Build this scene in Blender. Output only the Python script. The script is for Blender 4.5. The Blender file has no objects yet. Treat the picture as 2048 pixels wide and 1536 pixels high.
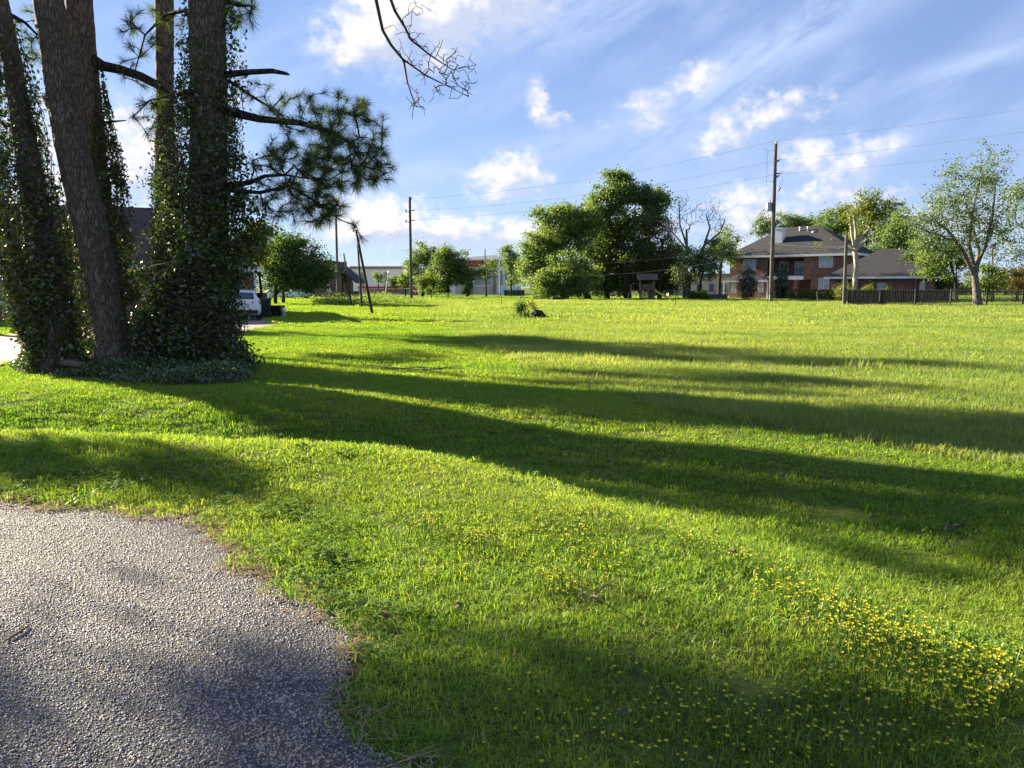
import bpy, math, random
import numpy as np
from mathutils import Vector

S = bpy.context.scene
COL = S.collection
RNG = np.random.default_rng(7)
random.seed(7)
R = math.radians

# ------------------------------------------------------------------ camera
F_PX = 1538.0; CAM_H = 1.65; HOR = 575.0
PITCH = math.atan((768 - HOR) / F_PX)
cp, sp = math.cos(PITCH), math.sin(PITCH)
cam = bpy.data.cameras.new('camera'); cam_o = bpy.data.objects.new('camera', cam); COL.objects.link(cam_o)
cam.sensor_width = 36.0; cam.lens = F_PX / 2048 * 36; cam.clip_start = 0.05; cam.clip_end = 6000
cam_o.location = (0, 0, CAM_H); cam_o.rotation_euler = (math.pi / 2 - PITCH, 0, 0)
S.camera = cam_o

# ------------------------------------------------------------------ light
SUN_EL = 19.5
SUN_AZ = -54.0                      # degrees from straight ahead, negative = to the left
sdir = Vector((math.sin(R(SUN_AZ)) * math.cos(R(SUN_EL)), math.cos(R(SUN_AZ)) * math.cos(R(SUN_EL)), math.sin(R(SUN_EL))))
sun = bpy.data.lights.new('sun', 'SUN'); sun.energy = 4.5; sun.angle = R(0.55); sun.color = (1.0, 0.87, 0.64)
sun_o = bpy.data.objects.new('sun', sun); COL.objects.link(sun_o)
sun_o.rotation_euler = (-sdir).to_track_quat('-Z', 'Y').to_euler(); sun_o.location = (-60, 30, 40)
S.view_settings.view_transform = 'Standard'; S.view_settings.look = 'None'
S.view_settings.gamma = 1.0; S.view_settings.use_curve_mapping = False
S.view_settings.exposure = 2.42
SKY_STRENGTH = 0.038

W = bpy.data.worlds.new('World'); S.world = W; W.use_nodes = True
wt = W.node_tree; wt.nodes.clear()

class NB:
    """tiny node builder"""
    def __init__(s, t): s.t = t
    def n(s, typ, ins=None, **kw):
        nd = s.t.nodes.new(typ)
        for k, v in kw.items(): setattr(nd, k, v)
        if ins:
            for k, v in ins.items():
                sock = nd.inputs[k]
                if hasattr(v, 'is_output'): s.t.links.new(v, sock)
                else: sock.default_value = v
        return nd
    def m(s, op, a, b=None, c=None, clamp=False):
        nd = s.t.nodes.new('ShaderNodeMath'); nd.operation = op; nd.use_clamp = clamp
        for i, v in enumerate((a, b, c)):
            if v is None: continue
            if hasattr(v, 'is_output'): s.t.links.new(v, nd.inputs[i])
            else: nd.inputs[i].default_value = v
        return nd.outputs[0]
    def mixc(s, fac, a, b, typ='MIX'):
        nd = s.t.nodes.new('ShaderNodeMix'); nd.data_type = 'RGBA'; nd.blend_type = typ
        for i, v in ((0, fac), (6, a), (7, b)):
            if hasattr(v, 'is_output'): s.t.links.new(v, nd.inputs[i])
            else: nd.inputs[i].default_value = (v if i == 0 else (*v, 1.0)[:4])
        return nd.outputs[2]
    def ss(s, x, lo, hi):
        nd = s.t.nodes.new('ShaderNodeMapRange'); nd.interpolation_type = 'SMOOTHSTEP'
        s.t.links.new(x, nd.inputs[0]); nd.inputs[1].default_value = lo; nd.inputs[2].default_value = hi
        return nd.outputs[0]

def build_world():
    b = NB(wt)
    sky = b.n('ShaderNodeTexSky', sky_type='NISHITA', sun_disc=False, sun_elevation=R(SUN_EL), sun_rotation=R(SUN_AZ))
    sky.altitude = 0; sky.air_density = 0.65; sky.dust_density = 0.2; sky.ozone_density = 3.0
    tc = b.n('ShaderNodeTexCoord')
    sep = b.n('ShaderNodeSeparateXYZ', {0: tc.outputs['Generated']})
    x, y, z = sep.outputs
    deg = 180 / math.pi
    A = b.m('MULTIPLY', b.m('ARCTAN2', x, y), deg); E = b.m('MULTIPLY', b.m('ARCSINE', z), deg)
    AE = b.n('ShaderNodeCombineXYZ', {0: A, 1: E}).outputs[0]
    def vm(op, a, c):
        nd = b.n('ShaderNodeVectorMath', operation=op)
        for i, v in enumerate((a, c)):
            if hasattr(v, 'is_output'): wt.links.new(v, nd.inputs[i])
            else: nd.inputs[i].default_value = v
        return nd
    def noise(vec, sx, sy, detail, rough, off=0.0, dist=0.0):
        v = vm('MULTIPLY_ADD', vec, (sx, sy, 0)); v.inputs[2].default_value = (off, off * .37, 0)
        return b.n('ShaderNodeTexNoise', {'Vector': v.outputs[0], 'Scale': 1.0, 'Detail': detail, 'Roughness': rough, 'Distortion': dist}, noise_dimensions='2D').outputs[0]
    def rotv(vec, d):
        nd = b.n('ShaderNodeVectorRotate', {'Vector': vec, 'Angle': -R(d)}, rotation_type='Z_AXIS'); return nd.outputs[0]
    def gauss(v, ra, re):
        q = vm('MULTIPLY', v, (1/ra, 1/re, 0)).outputs[0]
        return b.m('POWER', 2.718, b.m('MULTIPLY', vm('DOT_PRODUCT', q, q).outputs['Value'], -1.0))
    # thin wispy high cloud: streaks rising to the right
    S2 = rotv(AE, 24)
    cirA = noise(S2, 0.045, 0.16, 5, 0.6, 3.3, 0.15)
    cirB = noise(S2, 0.018, 0.05, 1, 0.5, 9.1)
    cirm = b.m('MULTIPLY', b.ss(cirA, 0.42, 0.74), b.ss(cirB, 0.36, 0.62))
    st = None
    for (a0, e0, ra, re, rot, k) in STREAKS:
        g = b.m('MULTIPLY', gauss(rotv(vm('SUBTRACT', AE, (a0, e0, 0)).outputs[0], rot), ra, re), k)
        st = g if st is None else b.m('MAXIMUM', st, g)
    cirC = noise(S2, 0.10, 0.34, 5, 0.62, 21.0, 0.25)
    stm = b.m('MULTIPLY', st, b.ss(cirC, 0.22, 0.64))
    thin = b.m('MAXIMUM', b.m('MULTIPLY', cirm, 0.6), stm)
    # cumulus: soft lumps broken up by noise
    wob = noise(AE, 0.26, 0.36, 5, 0.62, 40.0)
    wob2 = noise(AE, 1.1, 1.5, 3, 0.6, 60.0)
    wobs = noise(vm('ADD', AE, (-1.0, .8, 0)).outputs[0], 0.26, 0.36, 3, 0.62, 40.0)
    tot = None; shade = None
    for (a0, e0, ra, re, k) in PUFFS:
        dv = vm('SUBTRACT', AE, (a0, e0, 0)).outputs[0]
        g = b.m('MULTIPLY', gauss(dv, ra, re), k)
        s_ = b.m('MULTIPLY', g, vm('DOT_PRODUCT', dv, (-.55 / ra, .8 / re, 0)).outputs['Value'])
        tot = g if tot is None else b.m('MAXIMUM', tot, g)
        shade = s_ if shade is None else b.m('ADD', shade, s_)
    gen = noise(AE, 0.055, 0.11, 3, 0.55, 77.0)              # scattered cumulus over the rest of the sky
    lim = b.m('MULTIPLY', b.ss(b.m('ABSOLUTE', A), 34, 44), b.ss(gen, .52, .72))
    tot = b.m('MAXIMUM', tot, lim)
    wsum = b.m('ADD', b.m('MULTIPLY', b.m('SUBTRACT', wob, 0.5), 2.0), b.m('MULTIPLY', b.m('SUBTRACT', wob2, 0.5), 0.9))
    d0 = b.m('ADD', tot, b.m('MULTIPLY', wsum, b.ss(tot, 0.0, 0.45)))
    cm = b.ss(d0, 0.12, 1.25)
    lit = b.ss(b.m('ADD', b.m('MULTIPLY', b.m('SUBTRACT', wob, wobs), 2.2), b.m('MULTIPLY', shade, .8)), -0.5, 0.45)
    skycol = vm('SCALE', sky.outputs[0], (0, 0, 0)); skycol.inputs['Scale'].default_value = SKY_STRENGTH
    veil = b.mixc(VEIL, skycol.outputs[0], VEIL_COL)                       # thin even high haze
    hz = b.m('MULTIPLY', b.m('POWER', 2.718, b.m('MULTIPLY', b.m('MAXIMUM', E, 0.0), -1 / 7.5)), .8)
    veil = b.mixc(hz, veil, HAZE_COL)                                 # humid air towards the horizon, all round
    ccol = b.mixc(lit, CUM_DARK, CUM_LIT)
    c1 = b.mixc(b.m('MULTIPLY', thin, .85), veil, THIN_COL)
    c2 = b.mixc(b.m('MULTIPLY', cm, 0.92), c1, ccol)
    bg = b.n('ShaderNodeBackground', {'Color': c2, 'Strength': 1.0})
    b.n('ShaderNodeOutputWorld', {'Surface': bg.outputs[0]})
    W.cycles.sampling_method = 'MANUAL'; W.cycles.sample_map_resolution = 256
VEIL = .5; VEIL_COL = (.052, .080, .158); HAZE_COL = (.120, .145, .185); THIN_COL = (.125, .15, .21); CUM_DARK = (.125, .138, .175); CUM_LIT = (.228, .216, .214)
STREAKS = ((17, 15.2, 14, 1.9, 25, 1.0), (30, 13.5, 6, .8, 12, .8), (27, 10.5, 9, 1.3, 42, .6), (4, 10.2, 7, 1.2, 8, .7), (10, 10.5, 9, 3.2, 32, .75), (-6, 8.2, 7, 1.1, -3, .65), (6, 18.8, 11, 2.6, 12, .8), (23, 13.2, 1.6, 2.2, 20, .7))
PUFFS = ((-5.2, 18.8, 6.2, 3.0, 1.5), (-9.3, 16.8, 4.0, 2.4, 1.3), (-1.5, 20.4, 6, 2.8, 1.2), (-0.4, 8.0, 2.9, 1.9, 1.15), (1.9, 13.0, .9, 1.7, .8),
    (13.2, 14.1, 2.0, 1.5, .78), (15.3, 10.6, 2.6, 1.8, .85), (18.5, 12.0, 3.8, 1.4, .75), (24.0, 8.8, 2.4, 1.6, .85), (20.6, 8.6, 2.4, 1.5, .8), (10.0, 12.2, 3.5, 1.6, .5), (4.5, 11.5, 3.0, 1.2, .55),
    (22.8, 5.7, 3.8, 2.0, .9), (-10, 4.6, 5.5, 2.4, 1.1), (-5.0, 3.4, 4.6, 1.8, 1.0), (0.2, 3.6, 4.4, 1.8, 1.05), (16.3, 5.0, 3.4, 2.2, 1.0), (28.5, 4.0, 5.0, 1.8, .8), (-27, 7.5, 7.0, 4.0, 1.05), (9, 4, 4, 1.5, .8))
build_world()
S.cycles.max_bounces = 8; S.cycles.diffuse_bounces = 4; S.cycles.glossy_bounces = 2; S.cycles.transmission_bounces = 4
S.cycles.use_denoising = True

# ------------------------------------------------------------------ helpers: pixel of the 2048x1536 picture -> world
def P(px, py, D):
    u = (px - 1024) / F_PX; v = (768 - py) / F_PX
    k = D / (cp + v * sp)
    return Vector((u * k, D, CAM_H + k * (v * cp - sp)))
def G(px, py, z=0.0):
    u = (px - 1024) / F_PX; v = (768 - py) / F_PX
    k = (z - CAM_H) / (v * cp - sp)
    return Vector((u * k, k * (cp + v * sp), z))
def GX(px, D):                       # ground point in the column px at depth D
    return Vector(((px - 1024) / F_PX * D, D, 0.0))
def mpp(D): return D / F_PX          # metres per 2048-picture pixel

def arr(v): return np.array([tuple(p) for p in v], float)

def fnoise(x, y, s=1.0, seed=0):
    r = np.random.default_rng(seed); o = np.zeros_like(np.asarray(x, float)); tot = 0
    for k in range(10):
        a = r.uniform(0, 6.283); f = s * r.uniform(.5, 2.2); w = 1 / (.6 + f / s)
        o = o + w * np.sin((x * math.cos(a) + y * math.sin(a)) * f + r.uniform(0, 6.283)); tot += w
    return o / tot * 2.2

# ------------------------------------------------------------------ mesh helpers
def raw_mesh(name, V, Fs, attrs=None, smooth=False, mats=()):
    """V (n,3); Fs list of int arrays (m,k)"""
    V = np.asarray(V, np.float32)
    me = bpy.data.meshes.new(name)
    Fs = [np.asarray(f, np.int32) for f in Fs if len(f)]
    me.vertices.add(len(V)); me.vertices.foreach_set('co', V.ravel())
    nl = sum(f.size for f in Fs); nf = sum(len(f) for f in Fs)
    me.loops.add(nl); me.polygons.add(nf)
    me.loops.foreach_set('vertex_index', np.concatenate([f.ravel() for f in Fs]))
    st = np.concatenate([np.full(len(f), f.shape[1], np.int32) for f in Fs]); starts = np.concatenate([[0], np.cumsum(st)[:-1]]).astype(np.int32)
    me.polygons.foreach_set('loop_start', starts)
    if smooth: me.polygons.foreach_set('use_smooth', np.ones(nf, bool))
    for m in mats: me.materials.append(m)
    me.update(calc_edges=True)
    if attrs:
        for k, (dom, val) in attrs.items():
            a = me.attributes.new(k, 'FLOAT', dom); a.data.foreach_set('value', np.asarray(val, np.float32))
    return me

class MB:
    def __init__(s): s.v = []; s.f = []
    def add(s, vs, fs):
        o = len(s.v); s.v += [tuple(v) for v in vs]; s.f += [tuple(i + o for i in f) for f in fs]; return s
    def box(s, x0, x1, y0, y1, z0, z1):
        return s.add([(x0,y0,z0),(x1,y0,z0),(x1,y1,z0),(x0,y1,z0),(x0,y0,z1),(x1,y0,z1),(x1,y1,z1),(x0,y1,z1)],
                     [(0,3,2,1),(4,5,6,7),(0,1,5,4),(1,2,6,5),(2,3,7,6),(3,0,4,7)])
    def tube(s, pts, rad, n=8, cap=True):
        pts = [Vector(p) for p in pts]
        if not hasattr(rad, '__len__'): rad = [rad] * len(pts)
        rings = []
        ref = Vector((0.3, 0.2, 1)).normalized()
        for i, p in enumerate(pts):
            t = (pts[min(i+1, len(pts)-1)] - pts[max(i-1, 0)])
            t = t.normalized() if t.length > 1e-9 else Vector((0,0,1))
            if abs(t.dot(ref)) > .95: ref = Vector((1, .1, 0)).normalized()
            a = t.cross(ref).normalized(); c = t.cross(a)
            rings.append([p + (a * math.cos(6.28319*k/n) + c * math.sin(6.28319*k/n)) * rad[i] for k in range(n)])
        vs = [v for r_ in rings for v in r_]; fs = []
        for i in range(len(pts)-1):
            for k in range(n):
                fs.append((i*n+k, i*n+(k+1)%n, (i+1)*n+(k+1)%n, (i+1)*n+k))
        if cap: fs += [tuple(range(n)), tuple(reversed(range((len(pts)-1)*n, len(pts)*n)))]
        return s.add(vs, fs)
    def lathe(s, prof, n=16, c=(0,0,0)):
        vs = []; fs = []
        for (r_, z) in prof:
            for k in range(n): vs.append((c[0]+r_*math.cos(6.28319*k/n), c[1]+r_*math.sin(6.28319*k/n), c[2]+z))
        for i in range(len(prof)-1):
            for k in range(n): fs.append((i*n+k, i*n+(k+1)%n, (i+1)*n+(k+1)%n, (i+1)*n+k))
        fs.append(tuple(reversed(range(n)))); fs.append(tuple(range((len(prof)-1)*n, len(prof)*n)))
        return s.add(vs, fs)
    def poly(s, vs): return s.add(vs, [tuple(range(len(vs)))])
    def prism(s, outline, axis, a0, a1):
        """outline in 2D extruded along axis ('x' or 'y')"""
        n = len(outline)
        if axis == 'x': vs = [(a0, p, q) for p, q in outline] + [(a1, p, q) for p, q in outline]
        elif axis == 'y': vs = [(p, a0, q) for p, q in outline] + [(p, a1, q) for p, q in outline]
        else: vs = [(p, q, a0) for p, q in outline] + [(p, q, a1) for p, q in outline]
        fs = [tuple(range(n)), tuple(reversed(range(n, 2*n)))] + [(i, n+i, n+(i+1)%n, (i+1)%n) for i in range(n)]
        return s.add(vs, fs)
    def build(s, name, mat, parent=None, smooth=False, loc=None):
        me = bpy.data.meshes.new(name); me.from_pydata(s.v, [], s.f); me.update()
        if mat: me.materials.append(mat)
        if smooth: me.polygons.foreach_set('use_smooth', np.ones(len(me.polygons), bool))
        import bmesh
        bm = bmesh.new(); bm.from_mesh(me); bmesh.ops.recalc_face_normals(bm, faces=bm.faces); bm.to_mesh(me); bm.free()
        o = bpy.data.objects.new(name, me); COL.objects.link(o)
        if parent: o.parent = parent
        if loc is not None: o.location = loc
        return o
def link(name, me, parent=None, loc=None):
    o = bpy.data.objects.new(name, me); COL.objects.link(o)
    if parent: o.parent = parent
    if loc is not None: o.location = loc
    return o
def tag(o, label=None, cat=None, group=None, kind=None):
    if label: o['label'] = label
    if cat: o['category'] = cat
    if group: o['group'] = group
    if kind: o['kind'] = kind
    return o
def empty(name, loc=(0,0,0), rz=0.0, label=None, cat=None, group=None):
    o = bpy.data.objects.new(name, None); COL.objects.link(o); o.location = loc; o.rotation_euler = (0, 0, rz)
    o.empty_display_size = .2
    return tag(o, label, cat, group)

# ------------------------------------------------------------------ materials
def new_mat(name):
    m = bpy.data.materials.new(name); m.use_nodes = True; m.node_tree.nodes.clear(); return m, NB(m.node_tree)
def finish(m, b, shader, disp=None):
    o = b.n('ShaderNodeOutputMaterial', {'Surface': shader})
    if disp is not None: b.t.links.new(disp, o.inputs['Displacement'])
    return m
def simple(name, col, rough=.7, metal=0.0, var=.18, scale=6.0, bump=0.0, spec=.4, bscale=None):
    m, b = new_mat(name)
    tc = b.n('ShaderNodeTexCoord')
    nz = b.n('ShaderNodeTexNoise', {'Vector': tc.outputs['Object'], 'Scale': scale, 'Detail': 6, 'Roughness': .6})
    f = b.ss(nz.outputs[0], .3, .7)
    c = b.mixc(f, tuple(k * (1 - var) for k in col), tuple(min(1, k * (1 + var)) for k in col))
    p = b.n('ShaderNodeBsdfPrincipled', {'Base Color': c, 'Roughness': rough, 'Metallic': metal})
    p.inputs['Specular IOR Level'].default_value = spec
    if bump:
        nb = b.n('ShaderNodeTexNoise', {'Vector': tc.outputs['Object'], 'Scale': bscale or scale * 6, 'Detail': 5})
        bp = b.n('ShaderNodeBump', {'Strength': bump, 'Distance': .02, 'Height': nb.outputs[0]})
        b.t.links.new(bp.outputs[0], p.inputs['Normal'])
    return finish(m, b, p.outputs[0])
def leafmat(name, c0, c1, trans=.45, rough=.45, gloss=.12, tint_attr=None, tcol=None, tint2=None):
    """c0..c1 by per-leaf random 'rnd'; trans = share of light passing through"""
    m, b = new_mat(name)
    at = b.n('ShaderNodeAttribute', attribute_name='rnd', attribute_type='GEOMETRY')
    c = b.mixc(at.outputs['Fac'], c0, c1)
    if tint_attr:
        dryf = b.ss(at.outputs['Fac'], .93, .96)
        ti = b.n('ShaderNodeAttribute', attribute_name=tint_attr, attribute_type='INSTANCER')
        c = b.mixc(ti.outputs['Fac'], c, tint2)
        c = b.mixc(b.m('MULTIPLY', dryf, .8), c, (.34, .29, .13))
    d = b.n('ShaderNodeBsdfDiffuse', {'Color': c})
    tcn = b.mixc(1.0, c, tcol or (1.15, 1.2, .55), 'MULTIPLY')
    t = b.n('ShaderNodeBsdfTranslucent', {'Color': tcn})
    mx = b.n('ShaderNodeMixShader', {0: trans, 1: d.outputs[0], 2: t.outputs[0]})
    g = b.n('ShaderNodeBsdfGlossy', {'Color': (1, 1, 1, 1), 'Roughness': rough})
    mx2 = b.n('ShaderNodeMixShader', {0: gloss, 1: mx.outputs[0], 2: g.outputs[0]})
    return finish(m, b, mx2.outputs[0])
def barkmat(name, c0, c1, sx=9.0, sz=1.8, bump=.9, lichen=None):
    m, b = new_mat(name)
    tc = b.n('ShaderNodeTexCoord')
    mp = b.n('ShaderNodeMapping', {'Vector': tc.outputs['Object'], 'Scale': (sx, sx, sz)})
    wn = b.n('ShaderNodeTexNoise', {'Vector': mp.outputs[0], 'Scale': .8, 'Detail': 6, 'Roughness': .7})
    wn = b.n('ShaderNodeVectorMath', {0: wn.outputs['Color'], 1: (2.2, 2.2, 2.2)}, operation='MULTIPLY')
    vv = b.n('ShaderNodeVectorMath', {0: mp.outputs[0], 1: wn.outputs[0]}, operation='ADD')
    vo = b.n('ShaderNodeTexVoronoi', {'Vector': vv.outputs[0], 'Scale': 1.0}, feature='DISTANCE_TO_EDGE')
    e = b.ss(vo.outputs['Distance'], 0.0, .22)
    nz = b.n('ShaderNodeTexNoise', {'Vector': mp.outputs[0], 'Scale': 3.0, 'Detail': 8, 'Roughness': .7})
    h = b.m('ADD', b.m('MULTIPLY', e, .75), b.m('MULTIPLY', nz.outputs[0], .5))
    c = b.mixc(b.ss(h, .25, 1.1), c0, c1)
    bn = b.n('ShaderNodeTexNoise', {'Vector': tc.outputs['Object'], 'Scale': .9, 'Detail': 3})
    c = b.mixc(b.m('MULTIPLY', b.ss(bn.outputs[0], .42, .7), .45), c, tuple(k * .6 for k in c1))
    p = b.n('ShaderNodeBsdfPrincipled', {'Base Color': c, 'Roughness': .9})
    p.inputs['Specular IOR Level'].default_value = .15
    bp = b.n('ShaderNodeBump', {'Strength': bump, 'Distance': .05, 'Height': h})
    b.t.links.new(bp.outputs[0], p.inputs['Normal'])
    return finish(m, b, p.outputs[0])
def brickmat(name, c1, c2, mortar, bw=.22, rh=.075):
    m, b = new_mat(name)
    tc = b.n('ShaderNodeTexCoord'); se = b.n('ShaderNodeSeparateXYZ', {0: tc.outputs['Object']})
    cb = b.n('ShaderNodeCombineXYZ', {0: b.m('ADD', se.outputs[0], se.outputs[1]), 1: se.outputs[2]})
    br = b.n('ShaderNodeTexBrick', {'Vector': cb.outputs[0], 'Color1': (*c1, 1), 'Color2': (*c2, 1), 'Mortar': (*mortar, 1), 'Scale': 1.0, 'Mortar Size': .009, 'Bias': -.1, 'Brick Width': bw, 'Row Height': rh})
    nz = b.n('ShaderNodeTexNoise', {'Vector': cb.outputs[0], 'Scale': 2.6, 'Detail': 4, 'Roughness': .7})
    nz2 = b.n('ShaderNodeTexNoise', {'Vector': cb.outputs[0], 'Scale': .5, 'Detail': 3})
    c = b.mixc(b.m('MULTIPLY', b.ss(nz.outputs[0], .42, .68), .75), br.outputs[0], tuple(k * .35 for k in c1))
    c = b.mixc(b.m('MULTIPLY', b.ss(nz2.outputs[0], .45, .7), .35), c, tuple(min(1, k * 1.5 + .03) for k in c2))
    p = b.n('ShaderNodeBsdfPrincipled', {'Base Color': c, 'Roughness': .9})
    bp = b.n('ShaderNodeBump', {'Strength': .5, 'Distance': .01, 'Height': br.outputs[1]}); bp.invert = True
    b.t.links.new(bp.outputs[0], p.inputs['Normal'])
    return finish(m, b, p.outputs[0])
def roofmat(name, c1, c2):
    m, b = new_mat(name)
    tc = b.n('ShaderNodeTexCoord'); se = b.n('ShaderNodeSeparateXYZ', {0: tc.outputs['Object']})
    cb = b.n('ShaderNodeCombineXYZ', {0: b.m('ADD', se.outputs[0], se.outputs[1]), 1: b.m('MULTIPLY', se.outputs[2], 1.6)})
    br = b.n('ShaderNodeTexBrick', {'Vector': cb.outputs[0], 'Color1': (*c1, 1), 'Color2': (*c2, 1), 'Mortar': (*[k*.5 for k in c1], 1), 'Scale': 1.0, 'Mortar Size': .006, 'Brick Width': .3, 'Row Height': .15})
    nz = b.n('ShaderNodeTexNoise', {'Vector': tc.outputs['Object'], 'Scale': .35, 'Detail': 6, 'Roughness': .65})
    c = b.mixc(b.m('MULTIPLY', b.ss(nz.outputs[0], .4, .7), .5), br.outputs[0], tuple(min(1, k * 1.5) for k in c2))
    p = b.n('ShaderNodeBsdfPrincipled', {'Base Color': c, 'Roughness': .85})
    bp = b.n('ShaderNodeBump', {'Strength': .6, 'Distance': .02, 'Height': br.outputs[1]}); bp.invert = True
    b.t.links.new(bp.outputs[0], p.inputs['Normal'])
    return finish(m, b, p.outputs[0])

M = {}
M['grass'] = leafmat('grass_blade', (.09, .222, .020), (.22, .392, .042), trans=.5, rough=.45, gloss=.014, tint_attr='tint', tint2=(.37, .43, .075), tcol=(1.25, 1.2, .45))
M['meadow'] = leafmat('meadow_blade', (.085, .175, .03), (.20, .31, .075), trans=.5, rough=.5, gloss=.012, tint_attr='tint', tint2=(.34, .375, .12), tcol=(1.25, 1.25, .5))
M['weed'] = leafmat('weed_leaf', (.05, .11, .015), (.10, .18, .03), trans=.4, gloss=.02)
M['clover'] = leafmat('clover_leaf', (.075, .15, .018), (.17, .26, .045), trans=.4, gloss=.02)
M['oak'] = leafmat('oak_leaf', (.04, .085, .02), (.085, .145, .032), trans=.45, rough=.45, gloss=.02)
M['leafA'] = leafmat('light_green_leaf', (.10, .155, .042), (.20, .265, .075), trans=.55, gloss=.015)
M['leafB'] = leafmat('mid_green_leaf', (.082, .138, .054), (.165, .225, .085), trans=.58, gloss=.015)
M['leafC'] = leafmat('dark_green_leaf', (.075, .125, .045), (.15, .205, .07), trans=.55, gloss=.015)
M['leafY'] = leafmat('yellow_green_leaf', (.10, .14, .02), (.20, .23, .04), trans=.45, gloss=.02)
M['leafN'] = leafmat('brownish_leaf', (.10, .09, .045), (.17, .15, .075), trans=.35, gloss=.02)
M['leafR'] = leafmat('reddish_leaf', (.07, .06, .02), (.14, .11, .03), trans=.4, gloss=.02)
M['leafS'] = leafmat('silvery_leaf', (.085, .135, .06), (.165, .225, .105), trans=.5, gloss=.02)
M['vine'] = leafmat('vine_leaf', (.024, .055, .010), (.07, .11, .018), trans=.2, rough=.35, gloss=.06)
M['vineY'] = leafmat('vine_leaf_dry', (.05, .06, .015), (.11, .10, .03), trans=.35, rough=.4, gloss=.05)
M['bedleaf'] = leafmat('bed_leaf', (.035, .075, .016), (.11, .16, .04), trans=.3, rough=.35, gloss=.07)
M['needle'] = leafmat('pine_needle', (.04, .07, .026), (.10, .13, .05), trans=.5, rough=.4, gloss=.02)
M['magnolia'] = leafmat('magnolia_leaf', (.02, .04, .010), (.07, .065, .025), trans=.15, rough=.3, gloss=.1)
M['boxwood'] = leafmat('hedge_leaf', (.05, .11, .012), (.11, .18, .02), trans=.35, gloss=.02)
M['bark'] = barkmat('pine_bark', (.09, .068, .056), (.22, .165, .13), sx=26, sz=4.5, bump=.8)
M['barkdark'] = barkmat('dark_bark', (.02, .016, .012), (.085, .068, .052), sx=14, sz=3)
M['barkgrey'] = barkmat('grey_bark', (.07, .058, .047), (.21, .18, .15), sx=7, sz=3, bump=.5)
M['barkpale'] = barkmat('pale_bark', (.22, .19, .14), (.50, .46, .38), sx=5, sz=2, bump=.3)
M['twig'] = simple('twig', (.05, .04, .032), .9, var=.3)
M['twiggrey'] = simple('grey_twig', (.12, .10, .085), .9, var=.3)
M['vstem'] = simple('vine_stem', (.075, .054, .04), .9, var=.4)
M['pole'] = barkmat('pole_wood', (.065, .06, .054), (.165, .15, .135), sx=18, sz=.8, bump=.4)
M['poledark'] = barkmat('creosote_pole', (.028, .02, .014), (.10, .065, .04), sx=18, sz=.8, bump=.4)
M['wood'] = barkmat('weathered_wood', (.08, .065, .05), (.20, .165, .13), sx=20, sz=1.5, bump=.3)
M['fencewood'] = barkmat('fence_board_wood', (.006, .006, .006), (.017, .016, .015), sx=25, sz=1.2, bump=.3)
M['iron'] = simple('black_iron', (.012, .012, .013), .5, var=.2)
M['metal'] = simple('galvanised_metal', (.32, .34, .35), .45, .6)
M['wire'] = simple('wire', (.12, .12, .13), .6)
M['white'] = simple('white_paint', (.74, .73, .70), .6, var=.05, scale=2)
M['glass'] = simple('window_glass', (.05, .07, .09), .08, var=.3, scale=.6, spec=.8)
M['curtain'] = simple('window_curtain', (.34, .40, .46), .35, var=.25, scale=1.4, spec=.7)
M['brick'] = brickmat('red_brick', (.155, .055, .042), (.24, .10, .07), (.22, .19, .165))
M['brickbrown'] = brickmat('brown_brick', (.20, .085, .05), (.27, .125, .075), (.26, .22, .18))
M['brickdull'] = brickmat('dull_brick', (.15, .085, .065), (.19, .11, .085), (.19, .165, .14))
M['roof'] = roofmat('charcoal_shingle', (.011, .012, .017), (.019, .020, .027))
M['roofbrown'] = roofmat('brown_shingle', (.055, .030, .026), (.085, .048, .040))
M['conc'] = simple('concrete', (.25, .185, .155), .85, var=.1, scale=1.2, bump=.2)
M['stucco'] = simple('pale_stucco', (.78, .78, .76), .85, var=.05, scale=.4)
M['stuccobeige'] = simple('beige_stucco', (.56, .48, .36), .85, var=.05, scale=.4)
M['tan'] = simple('tan_panel', (.30, .23, .17), .8, var=.1, scale=1)
M['redpaint'] = simple('red_paint', (.48, .06, .035), .55, var=.12, scale=.8)
M['greyroof'] = simple('grey_metal_roof', (.17, .175, .18), .5, var=.1)
M['greenfence'] = simple('dark_green_screen', (.02, .055, .048), .7, var=.15)
M['carpaint'] = simple('white_car_paint', (.72, .73, .74), .25, var=.02, spec=.6)
M['carglass'] = simple('car_glass', (.02, .025, .03), .06, var=.1, spec=.9)
M['tyre'] = simple('rubber', (.014, .014, .014), .85)
M['taillight'] = simple('taillight', (.42, .014, .016), .2, var=.1, spec=.7)
M['plastic'] = simple('dark_plastic', (.012, .013, .014), .55)
M['binplastic'] = simple('green_bin_plastic', (.010, .028, .026), .5)
M['slide'] = simple('yellow_slide', (.75, .45, .05), .45, var=.08)
M['deadleaf'] = simple('dead_leaf', (.10, .05, .028), .7, var=.4, scale=40)
M['petal'] = leafmat('yellow_petal', (.58, .52, .02), (.76, .70, .04), trans=.35, gloss=.02, tcol=(1, 1, .6))
M['whitepetal'] = leafmat('white_petal', (.6, .6, .62), (.75, .75, .78), trans=.3, gloss=.02, tcol=(1, 1, 1))
M['straw'] = leafmat('pine_straw', (.14, .085, .05), (.34, .24, .14), trans=.15, gloss=.05, tcol=(1, 1, 1))

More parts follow.
